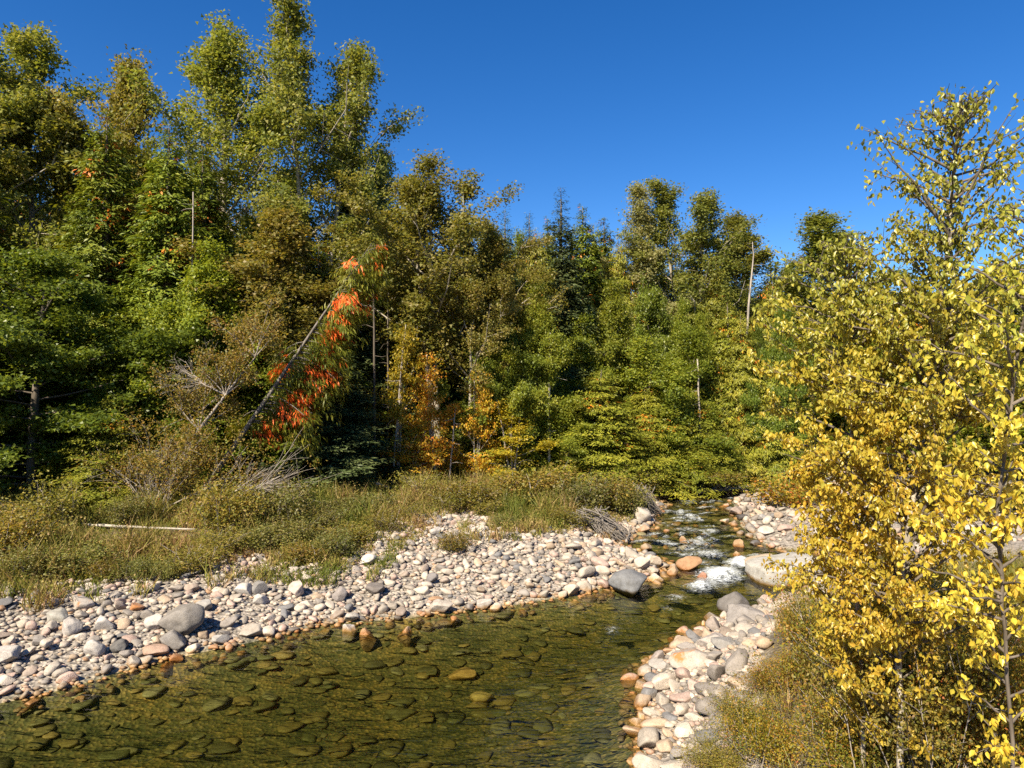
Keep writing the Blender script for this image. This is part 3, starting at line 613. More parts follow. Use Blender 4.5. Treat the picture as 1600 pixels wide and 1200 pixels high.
def conifer(seed, H, R, nb, ns, spray=(.13, .24), wid=.30, droop=.35, tr=.2, lean=(0, 0), orange=.0, t0=.08, exp=.85, fine=False, side=None, oband=(.15, .7), upturn=.12, hangs=.6):
    """trunk with drooping branches; flat sprays of foliage along every branch"""
    r = np.random.default_rng(seed); wood = MB(); cr = MB(); ax = np.array([lean[0], lean[1], 1.0])
    t = np.linspace(0, 1, 14); P = ax * (t * H)[:, None] + np.cumsum(r.normal(0, .012, (14, 3)), 0) * t[:, None]; P[0, 2] -= .3
    tube(wood, P * .985, tr * (1.0 - t) ** .9 + .005, 8)
    tb = t0 + (1 - t0) * np.linspace(0, .985, nb) + r.uniform(-.008, .008, nb); az = np.arange(nb) * 2.39996 + r.uniform(-.6, .6, nb)
    if side is not None: az = np.where(r.random(nb) < .93, side + r.normal(0, .4, nb), az)
    L = R * ((1 - tb) ** exp + .015) * r.uniform(.6, 1.15, nb) * np.clip((tb - t0) * 6 + .6, .5, 1)
    if H > 8: L *= .8 + .4 * vnoise(np.stack([tb * 7, az * .3, az * 0 + seed], 1), seed)
    B = ax * (tb * H)[:, None]; hd = np.stack([np.cos(az), np.sin(az), az * 0], 1); dr = droop * r.uniform(.25, 1.75, nb)
    ri = .25 * (tb > .75)
    def pos(i, s): return B[i] + hd[i] * (L[i] * s * .95)[:, None] + np.array([0, 0, 1.]) * (L[i] * ((.12 + ri[i]) * s - dr[i] * s ** 1.6 + upturn * s ** 4))[:, None]
    for i in range(nb):
        if L[i] > .5 and i % 2 == 0:
            s = np.linspace(0, .9, 5); C = pos(np.full(5, i), s); tube(wood, C, .006 + .010 * L[i] * (1 - s), 4, False)
    pr = L ** 1.25 / (L ** 1.25).sum(); i = r.choice(nb, size=ns, p=pr); s = r.random(ns) ** .75 * .92 + .08
    sd = np.where(r.random(ns) < .5, -1, 1); lat = np.stack([-np.sin(az[i]), np.cos(az[i]), az[i] * 0], 1) * sd[:, None]
    w = r.random(ns) * .30 * L[i] * (1.12 - s) + .02
    C = pos(i, s) + r.normal(0, .07 if side is not None else .13, (ns, 3)) * np.clip(L[i] / .6, .2, 1)[:, None] + lat * w[:, None] + np.array([0, 0, -1.]) * (w * .35 + r.random(ns) * .10 * L[i])[:, None] * hangs + r.normal(0, .03, (ns, 3))
    oflag = (r.random(nb) < orange); oc = oflag[i] & (s > oband[0]) & (s < oband[1]) & (r.random(ns) < .75)
    cv = r.random(nb)
    m = 4 if not fine else 3
    for k in range(m):
        D = hd[i] * r.uniform(.3, 1.0, ns)[:, None] + lat * r.uniform(.1, 1.0, ns)[:, None] + np.array([0, 0, -1.]) * (hangs * r.uniform(.2, 1.6, ns))[:, None] + r.normal(0, .2, (ns, 3))
        Nn = np.array([0, 0, .8]) + hd[i] * .6 + r.normal(0, .35, (ns, 3)); l = r.uniform(*spray, ns) * np.clip(L[i] / .45, .5, 1)
        leaves(cr, C + r.normal(0, .05, (ns, 3)), D, Nn, l, l * wid, bend=.08, v=np.clip(.45 * cv[i] + .55 * r.random(ns) * (.5 + .5 * s), 0, .999), o=oc.astype(float) * r.uniform(.6, 1, ns))
    return wood, cr

def proto(name, wc, leafm, barkm=None):
    wood, cr = wc
    return dict(name=name, trunk=wood.mesh('trunk', barkm or M['bark']), crown=cr.mesh('crown', leafm, smooth=False),
                H=float(np.concatenate(cr.V)[:, 2].max()), R=float(np.percentile(np.hypot(*(np.concatenate(cr.V)[:, :2]).T), 97)))
def plant(p, loc, sc, rz, label, cat, group=None, tilt=(0, 0)):
    e = bpy.data.objects.new(p['name'], None); COL.objects.link(e); e.location = loc; e.scale = sc; e.rotation_euler = (tilt[0], tilt[1], rz); e.empty_display_size = .3
    tag(e, label, cat, group)
    link('trunk', p['trunk'], e); link('crown', p['crown'], e); return e
def tree(p, px, d, top, wpx, label, rz=0.0, group=None, cat='tree', tilt=(0, 0)):
    """stand a tree d metres away at picture column px so that it is as tall as its tip shows and about wpx wide"""
    g = onland(px, d); H = CAMZ + d * (600 - top) / F - g[2]; k = H / p['H']; w = k if wpx is None else 1.15 * (wpx / 2 / F * d) / p['R']
    return plant(p, tuple(g - np.array([0, 0, .05])), (w, w, k), rz, label, cat, group, tilt)

pt = {}
pt['cw1'] = proto('cottonwood_tree', broadleaf(1, 20, 5.0, 4.0, 60, 72000, .105, tr=.20, up=(22, 72), sub=7, top=.55), M['cottonwood'], M['pale_bark'])
pt['cw2'] = proto('cottonwood_tree', broadleaf(2, 19, 4.6, 4.5, 60, 72000, .105, tr=.20, up=(22, 74), forks=2, sub=7, top=.55), M['cottonwood'], M['pale_bark'])
pt['cw3'] = proto('cottonwood_tree', broadleaf(3, 18, 3.4, 4, 44, 48000, .105, tr=.16, up=(22, 74), sub=7, top=.55), M['cottonwood'], M['pale_bark'])
pt['pale'] = proto('poplar_tree', broadleaf(4, 18, 2.7, 5, 28, 44000, .10, tr=.14, up=(35, 78)), M['pale_poplar'], M['pale_bark'])
pt['brown'] = proto('cottonwood_tree', broadleaf(5, 15, 4.4, 5.8, 64, 90000, .10, tr=.18, up=(28, 78), forks=3, sub=7, top=.6), M['brown_leaf'], M['pale_bark'])
pt['alder1'] = proto('alder_tree', broadleaf(6, 10, 4.0, .8, 40, 85000, .09, tr=.13, up=(-5, 55), flat=.45, hang=.08, sub=9), M['alder'])
pt['alder2'] = proto('alder_tree', broadleaf(7, 9, 2.8, .6, 30, 55000, .09, tr=.12, up=(5, 65), flat=.6, forks=2), M['alder'])
pt['maple1'] = proto('maple_tree', broadleaf(8, 11, 2.6, 1.0, 34, 65000, .09, tr=.12, up=(20, 75), top=.6), M['maple_green'])
pt['maple2'] = proto('maple_tree', broadleaf(9, 9, 2.6, .6, 32, 58000, .09, tr=.11, up=(10, 70), forks=2, top=.6), M['maple_green'])
pt['olive'] = proto('birch_tree', broadleaf(10, 13, 3.2, 3, 34, 65000, .095, tr=.14, up=(20, 72)), M['brown_leaf'])
pt['vine'] = proto('vine_maple', broadleaf(11, 5.5, 1.3, .6, 24, 7500, .085, tr=.05, up=(10, 60), sig=.12, flat=.4, forks=3, sub=5), M['vine_maple'], M['pale_bark'])
pt['vine2'] = proto('vine_maple', broadleaf(12, 7.0, 1.2, 1.0, 24, 8000, .085, tr=.05, up=(10, 60), sig=.12, flat=.4, forks=3, sub=5), M['yellow_maple'], M['pale_bark'])
pt['ced1'] = proto('cedar_tree', conifer(21, 16, 2.7, 280, 13000, orange=.06, tr=.26), M['cedar'])
pt['ced2'] = proto('cedar_tree', conifer(22, 15, 2.2, 280, 12000, orange=.13, tr=.22, droop=.5), M['cedar'])
pt['ced3'] = proto('cedar_tree', conifer(23, 10, 2.3, 300, 14000, spray=(.10, .19), orange=.22, tr=.16, droop=.55, hangs=1.3, wid=.2), M['cedar_gold'])
pt['ced4'] = proto('cedar_tree', conifer(24, 12, 2.0, 240, 11000, orange=.12, tr=.16, droop=.6, hangs=1.3, wid=.2), M['cedar_gold'])
pt['spr'] = proto('spruce_tree', conifer(25, 18, 2.7, 360, 17000, spray=(.12, .22), wid=.30, droop=.45, tr=.22, exp=1.12, fine=True, upturn=.15, hangs=.4), M['spruce'])
pt['fir'] = proto('fir_tree', conifer(26, 14, 2.0, 280, 11000, spray=(.12, .22), wid=.30, droop=.25, tr=.16, fine=True, exp=1.0, hangs=.3), M['spruce'])

T = tree
# --- left wood
T(pt['cw2'], 62, 31, -10, 340, 'tall cottonwood rising behind the dark alder over the gravel bar', 0.4)
T(pt['cw1'], -70, 29, -20, 400, 'tall cottonwood left of the dark alder', 2.0)
T(pt['olive'], 195, 33, 60, 200, 'olive-yellow birch rising between the two dark cedars', 2.2)
T(pt['ced1'], 165, 27.5, 170, 190, 'dark cedar right behind the glossy green alder', 1.0)
T(pt['ced2'], 262, 27, 185, 170, 'cedar with orange-brown flagging behind the half-dead willow', 2.2)
T(pt['ced2'], 318, 30, 215, 150, 'slender cedar with orange flags beside a thin bare leader', 4.2)
T(pt['cw1'], 345, 34, 10, 330, 'tall cottonwood between the flagged cedar and the tallest cottonwood', 1.2)
T(pt['cw2'], 488, 35, 5, 300, 'tallest cottonwood, its pale trunk showing under an open crown', 2.5)
T(pt['cw3'], 548, 37, 225, 170, 'small cottonwood with an open side at the right foot of the tallest one', 0.7)
T(pt['pale'], 600, 38, 224, 130, 'slender pale grey-green poplar standing clear against the sky', 0.2)
T(pt['olive'], 430, 28, 305, 250, 'olive-brown birch in front of the tallest cottonwood', 1.7)
T(pt['maple1'], 335, 26, 360, 200, 'broad green maple above the half-dead willow', 0.5)
T(pt['alder1'], 50, 22.5, 372, 400, 'glossy dark green alder with layered boughs behind the gravel bar', 0.3)
T(pt['alder2'], -130, 21, 330, 350, 'dark alder at the downstream edge of the wood', 2.3)
T(pt['ced1'], -60, 25, 260, 260, 'dark cedar between two alders', 3.3)
T(pt['ced4'], 175, 22.5, 610, 170, 'young bright cedar under the glossy alder', 2.6)
T(pt['alder2'], 285, 25, 470, 200, 'shaded alder between the flagged cedars and the willow', 0.9)
T(pt['ced1'], 420, 27.5, 420, 190, 'dark cedar behind the leaning tree', 0.4)
T(pt['fir'], 528, 25.5, 500, 150, 'dark fir with level green boughs to the right of the leaning cedar', 0.8)
T(pt['ced2'], 500, 30, 380, 170, 'shaded cedar between the olive birch and the pale poplar', 5.0)
T(pt['fir'], 575, 31, 400, 130, 'dark fir behind the bare trunk', 1.9)
# --- centre
T(pt['brown'], 688, 31, 258, 300, 'brown-leaved cottonwood with three pale stems', 0.3)
T(pt['brown'], 735, 30, 330, 200, 'lower tan-leaved cottonwood leaning on the three-stemmed one', 3.0)
T(pt['alder2'], 765, 29.5, 450, 160, 'dark leafy alder right of the orange vine maples', 1.1)
T(pt['vine2'], 622, 27, 500, 90, 'yellow-green vine maple left of the three pale stems', 0.7)
T(pt['vine'], 682, 27.5, 545, 85, 'golden and orange vine maple in front of the three-stemmed cottonwood', 1.4)
T(pt['vine'], 742, 28, 575, 70, 'rusty red vine maple beside the dark leafy alder', 3.7)
T(pt['vine'], 640, 27, 660, 90, 'low orange vine maple at the foot of the pale stems', 5.2)
T(pt['vine2'], 800, 28, 620, 110, 'low yellow vine maple under the spruce', 2.4)
T(pt['ced3'], 838, 33, 350, 140, 'golden cedar left of the dark spruce', 0.9)
T(pt['fir'], 790, 38, 322, 100, 'fir with a soft top behind the brown cottonwood', 2.8)
T(pt['fir'], 826, 41, 328, 90, 'narrow fir between the brown cottonwood and the spruce', 0.1)
T(pt['spr'], 876, 33, 290, 165, 'dark pointed spruce standing above the middle of the wood', 0.6)
T(pt['ced2'], 909, 37, 316, 120, 'cedar close behind the spruce on its right', 1.9)
T(pt['ced1'], 943, 41, 338, 120, 'grey-green cedar between the spruce and the round pale cottonwood', 0.5)
T(pt['ced4'], 968, 39, 362, 110, 'short cedar under the round pale cottonwood', 3.6)
T(pt['pale'], 997, 40, 279, 140, 'round-headed pale cottonwood on the skyline', 2.4)
T(pt['cw2'], 1085, 41, 268, 240, 'twin-headed dark cottonwood on the skyline', 1.3)
T(pt['cw3'], 1150, 42, 325, 180, 'smaller cottonwood leaning away from the twin-headed one', 0.9)
T(pt['maple1'], 838, 29.5, 425, 120, 'yellow-green maple in front of the spruce', 2.0)
T(pt['maple1'], 965, 33, 425, 130, 'bright green maple right of the spruce', 0.2)
T(pt['alder2'], 1040, 36, 440, 130, 'green alder under the twin-headed cottonwood', 4.0)
T(pt['maple2'], 1060, 33, 505, 140, 'yellow-green maple above the head of the riffle', 0.6)
T(pt['ced3'], 1010, 31.5, 600, 170, 'golden cedar drooping over the grassy point', 0.4)
T(pt['ced3'], 1072, 33, 590, 170, 'golden cedar drooping over the far end of the river', 2.2)
T(pt['ced4'], 935, 30, 575, 170, 'small golden cedar behind the grassy point', 1.0)
T(pt['ced4'], 1140, 35, 470, 150, 'yellowish cedar left of the bare snag', 4.4)
T(pt['ced3'], 1205, 36, 430, 140, 'golden cedar right of the bare snag', 3.1)
T(pt['maple2'], 895, 29.5, 610, 130, 'low leafy maple behind the riverside grass', 3.2)
T(pt['alder2'], 1165, 37, 560, 160, 'green alder at the foot of the bare snag', 1.6)
T(pt['cw3'], 1283, 44, 324, 230, 'open-crowned cottonwood beyond the yellow poplar', 0.5)
T(pt['cw1'], 1235, 46, 400, 130, 'low cottonwood between the snag and the open-crowned one', 2.5)
T(pt['maple1'], 1255, 38, 500, 220, 'green maple on the far bank behind the yellow poplar', 1.9)
T(pt['maple2'], 1345, 38, 520, 240, 'yellow-green maple behind the middle of the yellow poplar', 4.9)
T(pt['ced4'], 1330, 41, 420, 170, 'cedar standing behind the yellow poplar', 2.7)
T(pt['ced3'], 1425, 40, 430, 200, 'golden cedar on the far bank seen through yellow leaves', 0.4)
T(pt['alder1'], 1500, 37, 500, 300, 'dark alder on the far bank seen through yellow leaves', 1.3)
T(pt['ced1'], 1560, 42, 400, 190, 'dark cedar on the far bank seen through yellow leaves', 2.1)
T(pt['cw3'], 1640, 42, 360, 220, 'cottonwood at the upstream end of the far bank', 0.9)
T(pt['maple1'], 1620, 34, 560, 260, 'green maple at the upstream end of the far bank', 2.9)
T(pt['ced4'], 775, 35, 345, 95, 'slim yellowish cedar beside the brown cottonwood', 0.3)
T(pt['ced2'], 855, 36, 335, 90, 'slim flagged cedar touching the spruce', 2.3)
T(pt['ced4'], 925, 38, 345, 100, 'slim yellowish cedar right of the spruce tip', 1.3)
T(pt['fir'], 1020, 44, 345, 90, 'narrow fir between the pale and the twin-headed cottonwood', 0.4)
T(pt['ced4'], 1120, 38, 400, 100, 'slim yellowish cedar under the twin-headed cottonwood', 2.9)
T(pt['maple1'], 905, 32, 480, 130, 'narrow yellow-green maple right of the spruce foot', 3.9)
T(pt['maple2'], 1010, 32.5, 520, 150, 'bright maple between two golden cedars', 5.1)
T(pt['ced3'], 1120, 34, 560, 120, 'golden cedar behind the slender bare trunk', 4.1)
T(pt['cw3'], 640, 36, 330, 110, 'slim cottonwood between the poplar and the brown cottonwood', 1.1)
rm = np.random.default_rng(77)
for i in range(22):
    px = 765 + 470 * (i + rm.random()) / 22; d = rm.uniform(32.5, 38); tp = np.interp(px, [765, 900, 1100, 1235], [400, 410, 440, 470]) + rm.uniform(-20, 110)
    k = ['maple1', 'ced2', 'ced4', 'alder2', 'ced1', 'ced4', 'maple1'][int(rm.integers(7))]; nm = {'maple1': 'green maple', 'ced2': 'flagged cedar', 'ced4': 'yellowish cedar', 'alder2': 'alder', 'ced1': 'dark cedar'}[k]
    T(pt[k], px, d, tp, rm.uniform(65, 100), f'slim upright {nm} in the wall of trees above the riffle', rm.uniform(0, 6.28), group=f'slim {nm}s above the riffle')
# --- the wood behind, closing the gaps
rb = np.random.default_rng(99); kinds = ['ced1', 'ced2', 'fir', 'cw3', 'ced4', 'maple1', 'spr']
for i in range(64):
    px = -60 + 1760 * (i + rb.random()) / 64; d = rb.uniform(42, 58); tp = np.interp(px, [0, 250, 520, 640, 800, 1000, 1200, 1330, 1600], [200, 220, 280, 345, 345, 365, 400, 430, 410]) + rb.uniform(-8, 70)
    k = kinds[int(rb.integers(len(kinds)))]
    nm = {'ced1': 'dark cedar', 'ced2': 'rust-flagged cedar', 'fir': 'dark fir', 'cw3': 'cottonwood', 'ced4': 'yellowish cedar', 'maple1': 'green maple', 'spr': 'spruce'}[k]
    T(pt[k], px, d, tp, rb.uniform(75, 120), f'{nm} deep in the wood behind the riverside trees', rb.uniform(0, 6.28), group=f'background {nm}s')
for i in range(26):                                              # young trees filling the wood's floor
    px = -40 + 1640 * (i + rb.random()) / 26; d = rb.uniform(29.5, 33) if px < 900 else rb.uniform(39, 43)
    k = ['ced3', 'alder2', 'maple2', 'ced4', 'fir'][int(rb.integers(5))]; nm = {'ced3': 'golden cedar', 'alder2': 'alder', 'maple2': 'maple', 'ced4': 'yellowish cedar', 'fir': 'fir'}[k]
    T(pt[k], px, d, rb.uniform(540, 650), 130, f'young {nm} growing in the shade between the trunks', rb.uniform(0, 6.28), group=f'young {nm}s in the shade')
for j, (x, y, h) in enumerate([(-27, 24, 18), (-30, 30, 21), (-25, 19.5, 11), (-33, 27, 22)]):   # trees just outside the view that shade the left of the wood
    p = pt[['ced1', 'cw2', 'alder1', 'cw1'][j]]; k = h / p['H']
    plant(p, (x, y, hz(x, y)), (k, k, k), j * 1.3, ['cedar shading the lower end of the wood', 'cottonwood shading the lower end of the wood', 'alder shading the lower end of the gravel bar', 'cottonwood behind the lower end of the wood'][j], 'tree')

# --- leaning cedar with orange flags
def leaning_cedar():
    b = onland(300, 22.6); tip = pix(585, 375, 23.4); H = tip[2] - b[2]; lean = ((tip[0] - b[0]) / H, (tip[1] - b[1]) / H)
    w, c = conifer(61, H, 1.9, 200, 8000, spray=(.14, .28), wid=.16, droop=.55, tr=.10, lean=lean, orange=.38, t0=.30, exp=.3, side=0.3, oband=(.35, .85), hangs=1.3, upturn=.0)
    e = bpy.data.objects.new('cedar_tree', None); COL.objects.link(e); e.location = b
    tag(e, 'leaning cedar with bare pale trunk and bright orange hanging sprays', 'tree')
    link('trunk', w.mesh('trunk', M['grey_bark']), e); link('crown', c.mesh('crown', M['cedar_flag'], smooth=False), e)
M['cedar_flag'] = leaf_mat('flagged_cedar_spray', [(.045, .06, .006), (.09, .10, .010), (.15, .13, .014)], trans=0.3, orange=(.56, .13, .02))
leaning_cedar()

# --- bare trunks
def pole(name, pts, r0, r1, label, cat, m, twigs=0, seed=0, group=None):
    P = np.array(pts); base = P[0].copy(); r = np.random.default_rng(seed); n = 10; t = np.linspace(0, 1, n); tt = np.linspace(0, 1, len(P))
    Q = np.stack([np.interp(t, tt, P[:, k]) for k in range(3)], 1) - base + r.normal(0, .012, (n, 3))
    mb = MB(); tube(mb, Q, r0 + (r1 - r0) * t, 8)
    e = bpy.data.objects.new(name, None); COL.objects.link(e); e.location = base; tag(e, label, cat, group)
    link('trunk', mb.mesh('trunk', M[m]), e)
    if twigs:
        for k in range(twigs):
            u = r.uniform(.3, .98); c = np.array([np.interp(u, t, Q[:, j]) for j in range(3)]); a = r.uniform(0, 6.28); l = r.uniform(.2, .8)
            d = np.array([math.cos(a), math.sin(a), r.uniform(-.5, .3)]); tb = MB(); tube(tb, np.stack([c, c + d * l * .5 + r.normal(0, .03, 3), c + d * l + r.normal(0, .06, 3)]), np.array([.014, .009, .004]), 4, False); link('branch', tb.mesh('branch', M[m]), e)
    return e
def up(px, d, top, dx=0): g = onland(px, d); return [g - np.array([0, 0, .1]), pix(px + dx, top, d)]
pole('dead_snag', [onland(1160, 35), pix(1166, 540, 35), pix(1171, 460, 35), pix(1178, 400, 35), pix(1176, 378, 35)], .085, .015, 'tall bare pale snag above the far bend', 'dead tree', 'dead_wood', 16, 1)
pole('bare_trunk', up(586, 27, 440, -2), .065, .03, 'thin bare grey trunk right of the dark fir', 'tree trunk', 'bark', 12, 2)
pole('bare_trunk', up(528, 26, 560, 4), .08, .05, 'dim bare trunk in the shade under the dark fir', 'tree trunk', 'dead_wood', 6, 3)
pole('bare_trunk', up(1096, 32.2, 560, -6), .07, .03, 'slender bare trunk at the far end of the river', 'tree trunk', 'pale_bark', 8, 4)
pole('bare_trunk', up(858, 29, 520, 1), .06, .04, 'thin pale trunk in front of the spruce', 'tree trunk', 'log', 8, 5)
pole('bare_trunk', up(700, 27.2, 640, 12), .035, .02, 'pale crooked stem under the rusty vine maple', 'tree trunk', 'dead_wood', 4, 6)
pole('bare_trunk', up(298, 26, 300, 4), .045, .02, 'thin bare leader beside the slender flagged cedar', 'tree trunk', 'dead_wood', 14, 7)
pole('bare_trunk', up(606, 29.5, 450, 0), .045, .025, 'second thin trunk close to the grey one', 'tree trunk', 'bark', 6, 8)
pole('bare_trunk', up(612, 26.6, 560, 16), .04, .02, 'thin forked stem among yellow vine maple leaves', 'tree trunk', 'dead_wood', 10, 9)
# logs and fallen poles
def lay(px, py, up_):
    g = gpix(px, py, .8)
    for _ in range(4): g = gpix(px, py, hz(g[0], g[1]) + up_)
    return g
LOG = [lay(128, 820, .14), lay(200, 823, .16), lay(310, 827, .14)]
pole('fallen_log', LOG, .045, .025, 'bleached fallen log lying in the grass under the half-dead willow', 'log', 'log', 0, 11)
pole('fallen_log', [pix(1010, 770, 31), pix(1038, 769, 31)], .20, .16, 'pale stub of a log at the far left bend', 'log', 'log', 0, 12)
pole('fallen_pole', [gpix(1113, 764, .15), pix(1160, 732, 33.5), pix(1212, 700, 35)], .08, .05, 'bare pole leaning up from the far water edge', 'log', 'log', 6, 13)
pole('fallen_pole', [gpix(1090, 769, .12), pix(1160, 762, 31.8), pix(1220, 748, 33)], .09, .06, 'fallen pole lying low along the far water edge', 'log', 'dead_wood', 10, 14)
pole('fallen_pole', [gpix(590, 778, .95) + np.array([0, 0, .5]), pix(615, 765, 26), gpix(640, 786, .9)], .05, .04, 'arched dead branch at the foot of the vine maples', 'log', 'log', 6, 15)
pole('fallen_pole', [gpix(340, 855, .7), pix(358, 835, 19.8), pix(374, 812, 20.5)], .03, .02, 'thin pale stick leaning out of the grass', 'stick', 'log', 0, 16)
pole('fallen_pole', [gpix(978, 846, .15), pix(985, 832, 22.5), pix(970, 816, 22.8)], .035, .03, 'grey stick standing at the inner bend of the bar', 'stick', 'dead_wood', 0, 17)

# --- twiggy shrubs
def twigs(mb, p, d, L, r0, depth, rg, spread=.55, ends=None, bow=.0):
    n = 5; s = np.linspace(0, 1, n); side = nrm(rg.normal(0, 1, 3)); C = p + d * (L * s)[:, None] + (side * .12 + np.array([0, 0, bow])) * (L * s ** 2)[:, None]
    tube(mb, C, r0 * (1 - .55 * s), 5 if r0 > .015 else 3, False)
    if ends is not None: ends.extend([C[2], C[3], C[4]])
    if depth == 0: return
    for k in range(rg.integers(3, 5)):
        q = rg.uniform(.35, 1.0); c = np.array([np.interp(q, s, C[:, m]) for m in range(3)])
        twigs(mb, c, nrm(d + rg.normal(0, spread, 3)), L * rg.uniform(.45, .7), r0 * .55, depth - 1, rg, spread, ends, bow)
def half_dead_willow():
    b = onland(248, 21.2); rg = np.random.default_rng(5)
    e = bpy.data.objects.new('willow_shrub', None); COL.objects.link(e); e.location = b
    tag(e, 'half-dead willow with grey tangled branches behind the fallen log', 'shrub')
    tr = MB(); live = MB(); ends = []; k = 21.2 / F
    main = [np.array([0, 0, -.1]), np.array([25 * k, 0, 60 * k]), np.array([60 * k, .1, 130 * k]), np.array([100 * k, .2, 185 * k]), np.array([145 * k, .3, 245 * k])]
    tube(tr, main, [.075, .065, .05, .035, .015], 8)
    link('trunk', tr.mesh('trunk', M['dead_wood']), e)
    br = MB()
    for q in range(1, 5):
        for _ in range(6):
            a = rg.uniform(-1, 1); twigs(br, main[q], nrm(np.array([a, rg.uniform(-.5, .5), .8])), rg.uniform(.7, 1.4), .022, 2, rg, .5, ends)
    for _ in range(26):                                              # upright and arching dead stems at the left foot
        a = rg.uniform(-1.0, .5); twigs(br, np.array([rg.uniform(-.35, .2), rg.uniform(-.3, .3), 0]), nrm(np.array([a, rg.uniform(-.4, .4), 1.0])), rg.uniform(1.0, 2.3), .018, 2, rg, .45, None if rg.random() < .6 else ends, -.15)
    for _ in range(4): twigs(br, main[3], nrm(np.array([-1, rg.uniform(-.3, .3), .5])), 1.3, .02, 3, rg, .5)
    for _ in range(14):                                              # dry limbs fallen to the right
        a = rg.uniform(.12, .62); twigs(br, np.array([rg.uniform(.2, 1.9), rg.uniform(-.8, .2), .1]), nrm(np.array([1, rg.uniform(-.3, .3), a])), rg.uniform(1.4, 3.0), .026, 2, rg, .33)
    link('branches', br.mesh('branches', M['dead_wood']), e)
    ends = np.array(ends); n = 22000; extra = np.stack([rg.normal(1.7, 1.0, 420), rg.normal(-.1, .6, 420), np.abs(rg.normal(1.0, .9, 420))], 1); ends = np.concatenate([ends, extra])
    i = rg.integers(len(ends), size=n); P = ends[i] + rg.normal(0, .13, (n, 3)); P[:, 2] = np.maximum(P[:, 2], .05); cv = rg.random(len(ends))
    leaves(live, P, rg.normal(0, 1, (n, 3)), rg.normal(0, 1, (n, 3)) + np.array([0, 0, .5]), rg.uniform(.05, .10, n), .045, v=np.clip(.6 * cv[i] + .4 * rg.random(n), 0, .99), o=0.)
    link('leaves', live.mesh('leaves', M['shrub'], smooth=False), e)
    st = MB(); tube(st, [np.array([.03, -.13, .0]), np.array([.035, -.14, .25]), np.array([.05, -.12, .5])], [.06, .055, .03], 7); link('torn_bark', st.mesh('torn_bark', M['rust_wood']), e)['label'] = 'raw orange wood where bark is torn'
half_dead_willow()

def bush(seed, R, H, n, leafm, leaf=.07, stems=14, name='shrub'):
    rg = np.random.default_rng(seed); br = MB(); ends = []
    for _ in range(stems):
        a = rg.uniform(0, 6.28); sp = rg.uniform(.15, .9) * R / H
        twigs(br, np.array([rg.normal(0, R * .2), rg.normal(0, R * .2), -.05]), nrm(np.array([math.cos(a) * sp, math.sin(a) * sp, 1])), H * rg.uniform(.45, .75), .012, 1, rg, .45, ends)
    ends = np.array(ends); i = rg.integers(len(ends), size=n); P = ends[i] + rg.normal(0, .09 * max(H, 1), (n, 3)); P[:, 2] = np.maximum(P[:, 2], .03); cv = rg.random(len(ends)); lv = MB()
    l = leaf * rg.uniform(.6, 1.3, n)
    leaves(lv, P, rg.normal(0, 1, (n, 3)) + np.array([0, 0, .2]), rg.normal(0, 1, (n, 3)) + np.array([0, 0, .6]), l, l * .55, v=np.clip(.5 * cv[i] + .5 * rg.random(n), 0, .99), o=0.)
    V = np.concatenate(lv.V)
    return dict(name=name, trunk=br.mesh('stems', M['dead_wood']), crown=lv.mesh('leaves', leafm, smooth=False), H=float(V[:, 2].max()), R=float(np.percentile(np.hypot(V[:, 0], V[:, 1]), 97)))
def shrub(p, px, py, hpx, wpx, label, rz=0., group=None, z=.8):
    g = gpix(px, py, z)
    for _ in range(4): g = gpix(px, py, hz(g[0], g[1]))
    d = g[1]; k = hpx / F * d / p['H']; w = wpx / 2 / F * d / p['R']
    e = bpy.data.objects.new(p['name'], None); COL.objects.link(e); e.location = g - np.array([0, 0, .03]); e.scale = (w, w, k); e.rotation_euler = (0, 0, rz); tag(e, label, 'shrub', group)
    link('stems', p['trunk'], e); link('leaves', p['crown'], e); return e
bs1 = bush(1, .9, 1.4, 3200, M['shrub']); bs2 = bush(2, 1.0, 1.1, 3600, M['dogwood']); bs3 = bush(3, .9, 1.6, 3600, M['weed'], .08); bs4 = bush(4, .6, 1.5, 1600, M['brown_leaf'], .07, 9)
bs5 = bush(5, 1.1, 1.7, 11000, M['shrub'], .045, 26); bs6 = bush(6, 1.1, 1.5, 10000, M['dogwood'], .05, 26)
shrub(bs4, 88, 835, 115, 100, 'tall brownish sapling left of the fallen log', 0.3)
shrub(bs4, 40, 842, 90, 110, 'bronze sapling at the edge of the dark alder', 2.0)
shrub(bs1, 18, 880, 120, 130, 'dense olive bush at the downstream end of the grass', 1.0)
shrub(bs1, 60, 862, 60, 110, 'low olive bush around the brownish sapling', 2.0)
shrub(bs3, 195, 822, 60, 70, 'small green bush under the shaded alder', 0.2)
shrub(bs3, 440, 832, 95, 110, 'yellow-green bush at the dry end of the willow', 0.9)
shrub(bs1, 380, 836, 100, 110, 'olive bush tangled in the dry willow limbs', 0.1)
shrub(bs1, 345, 842, 120, 100, 'reddish olive bush beside the willow trunk', 1.6)
shrub(bs3, 500, 832, 50, 90, 'leafy green bush in the tall grass', 2.4)
shrub(bs3, 575, 806, 45, 90, 'fresh green bush below the dark fir', 0.4)
shrub(bs3, 540, 812, 42, 80, 'pale green bush in the tall grass below the fir', 3.4)
shrub(bs4, 655, 785, 60, 80, 'bronze bush at the foot of the pale stems', 1.1)
shrub(bs1, 735, 792, 60, 110, 'tan bush behind the upper stone patch', 0.6)
shrub(bs1, 800, 790, 75, 120, 'olive bush behind the grassy point', 2.9)
shrub(bs1, 860, 792, 85, 120, 'thick olive bush in the middle of the grassy point', 4.1)
shrub(bs3, 905, 806, 75, 110, 'green bush above the grey root clump', 0.5)
shrub(bs1, 955, 800, 80, 110, 'bushy olive shrub beside the root clump', 1.5)
shrub(bs3, 980, 806, 62, 80, 'green bush at the tip of the grassy point', 2.6)
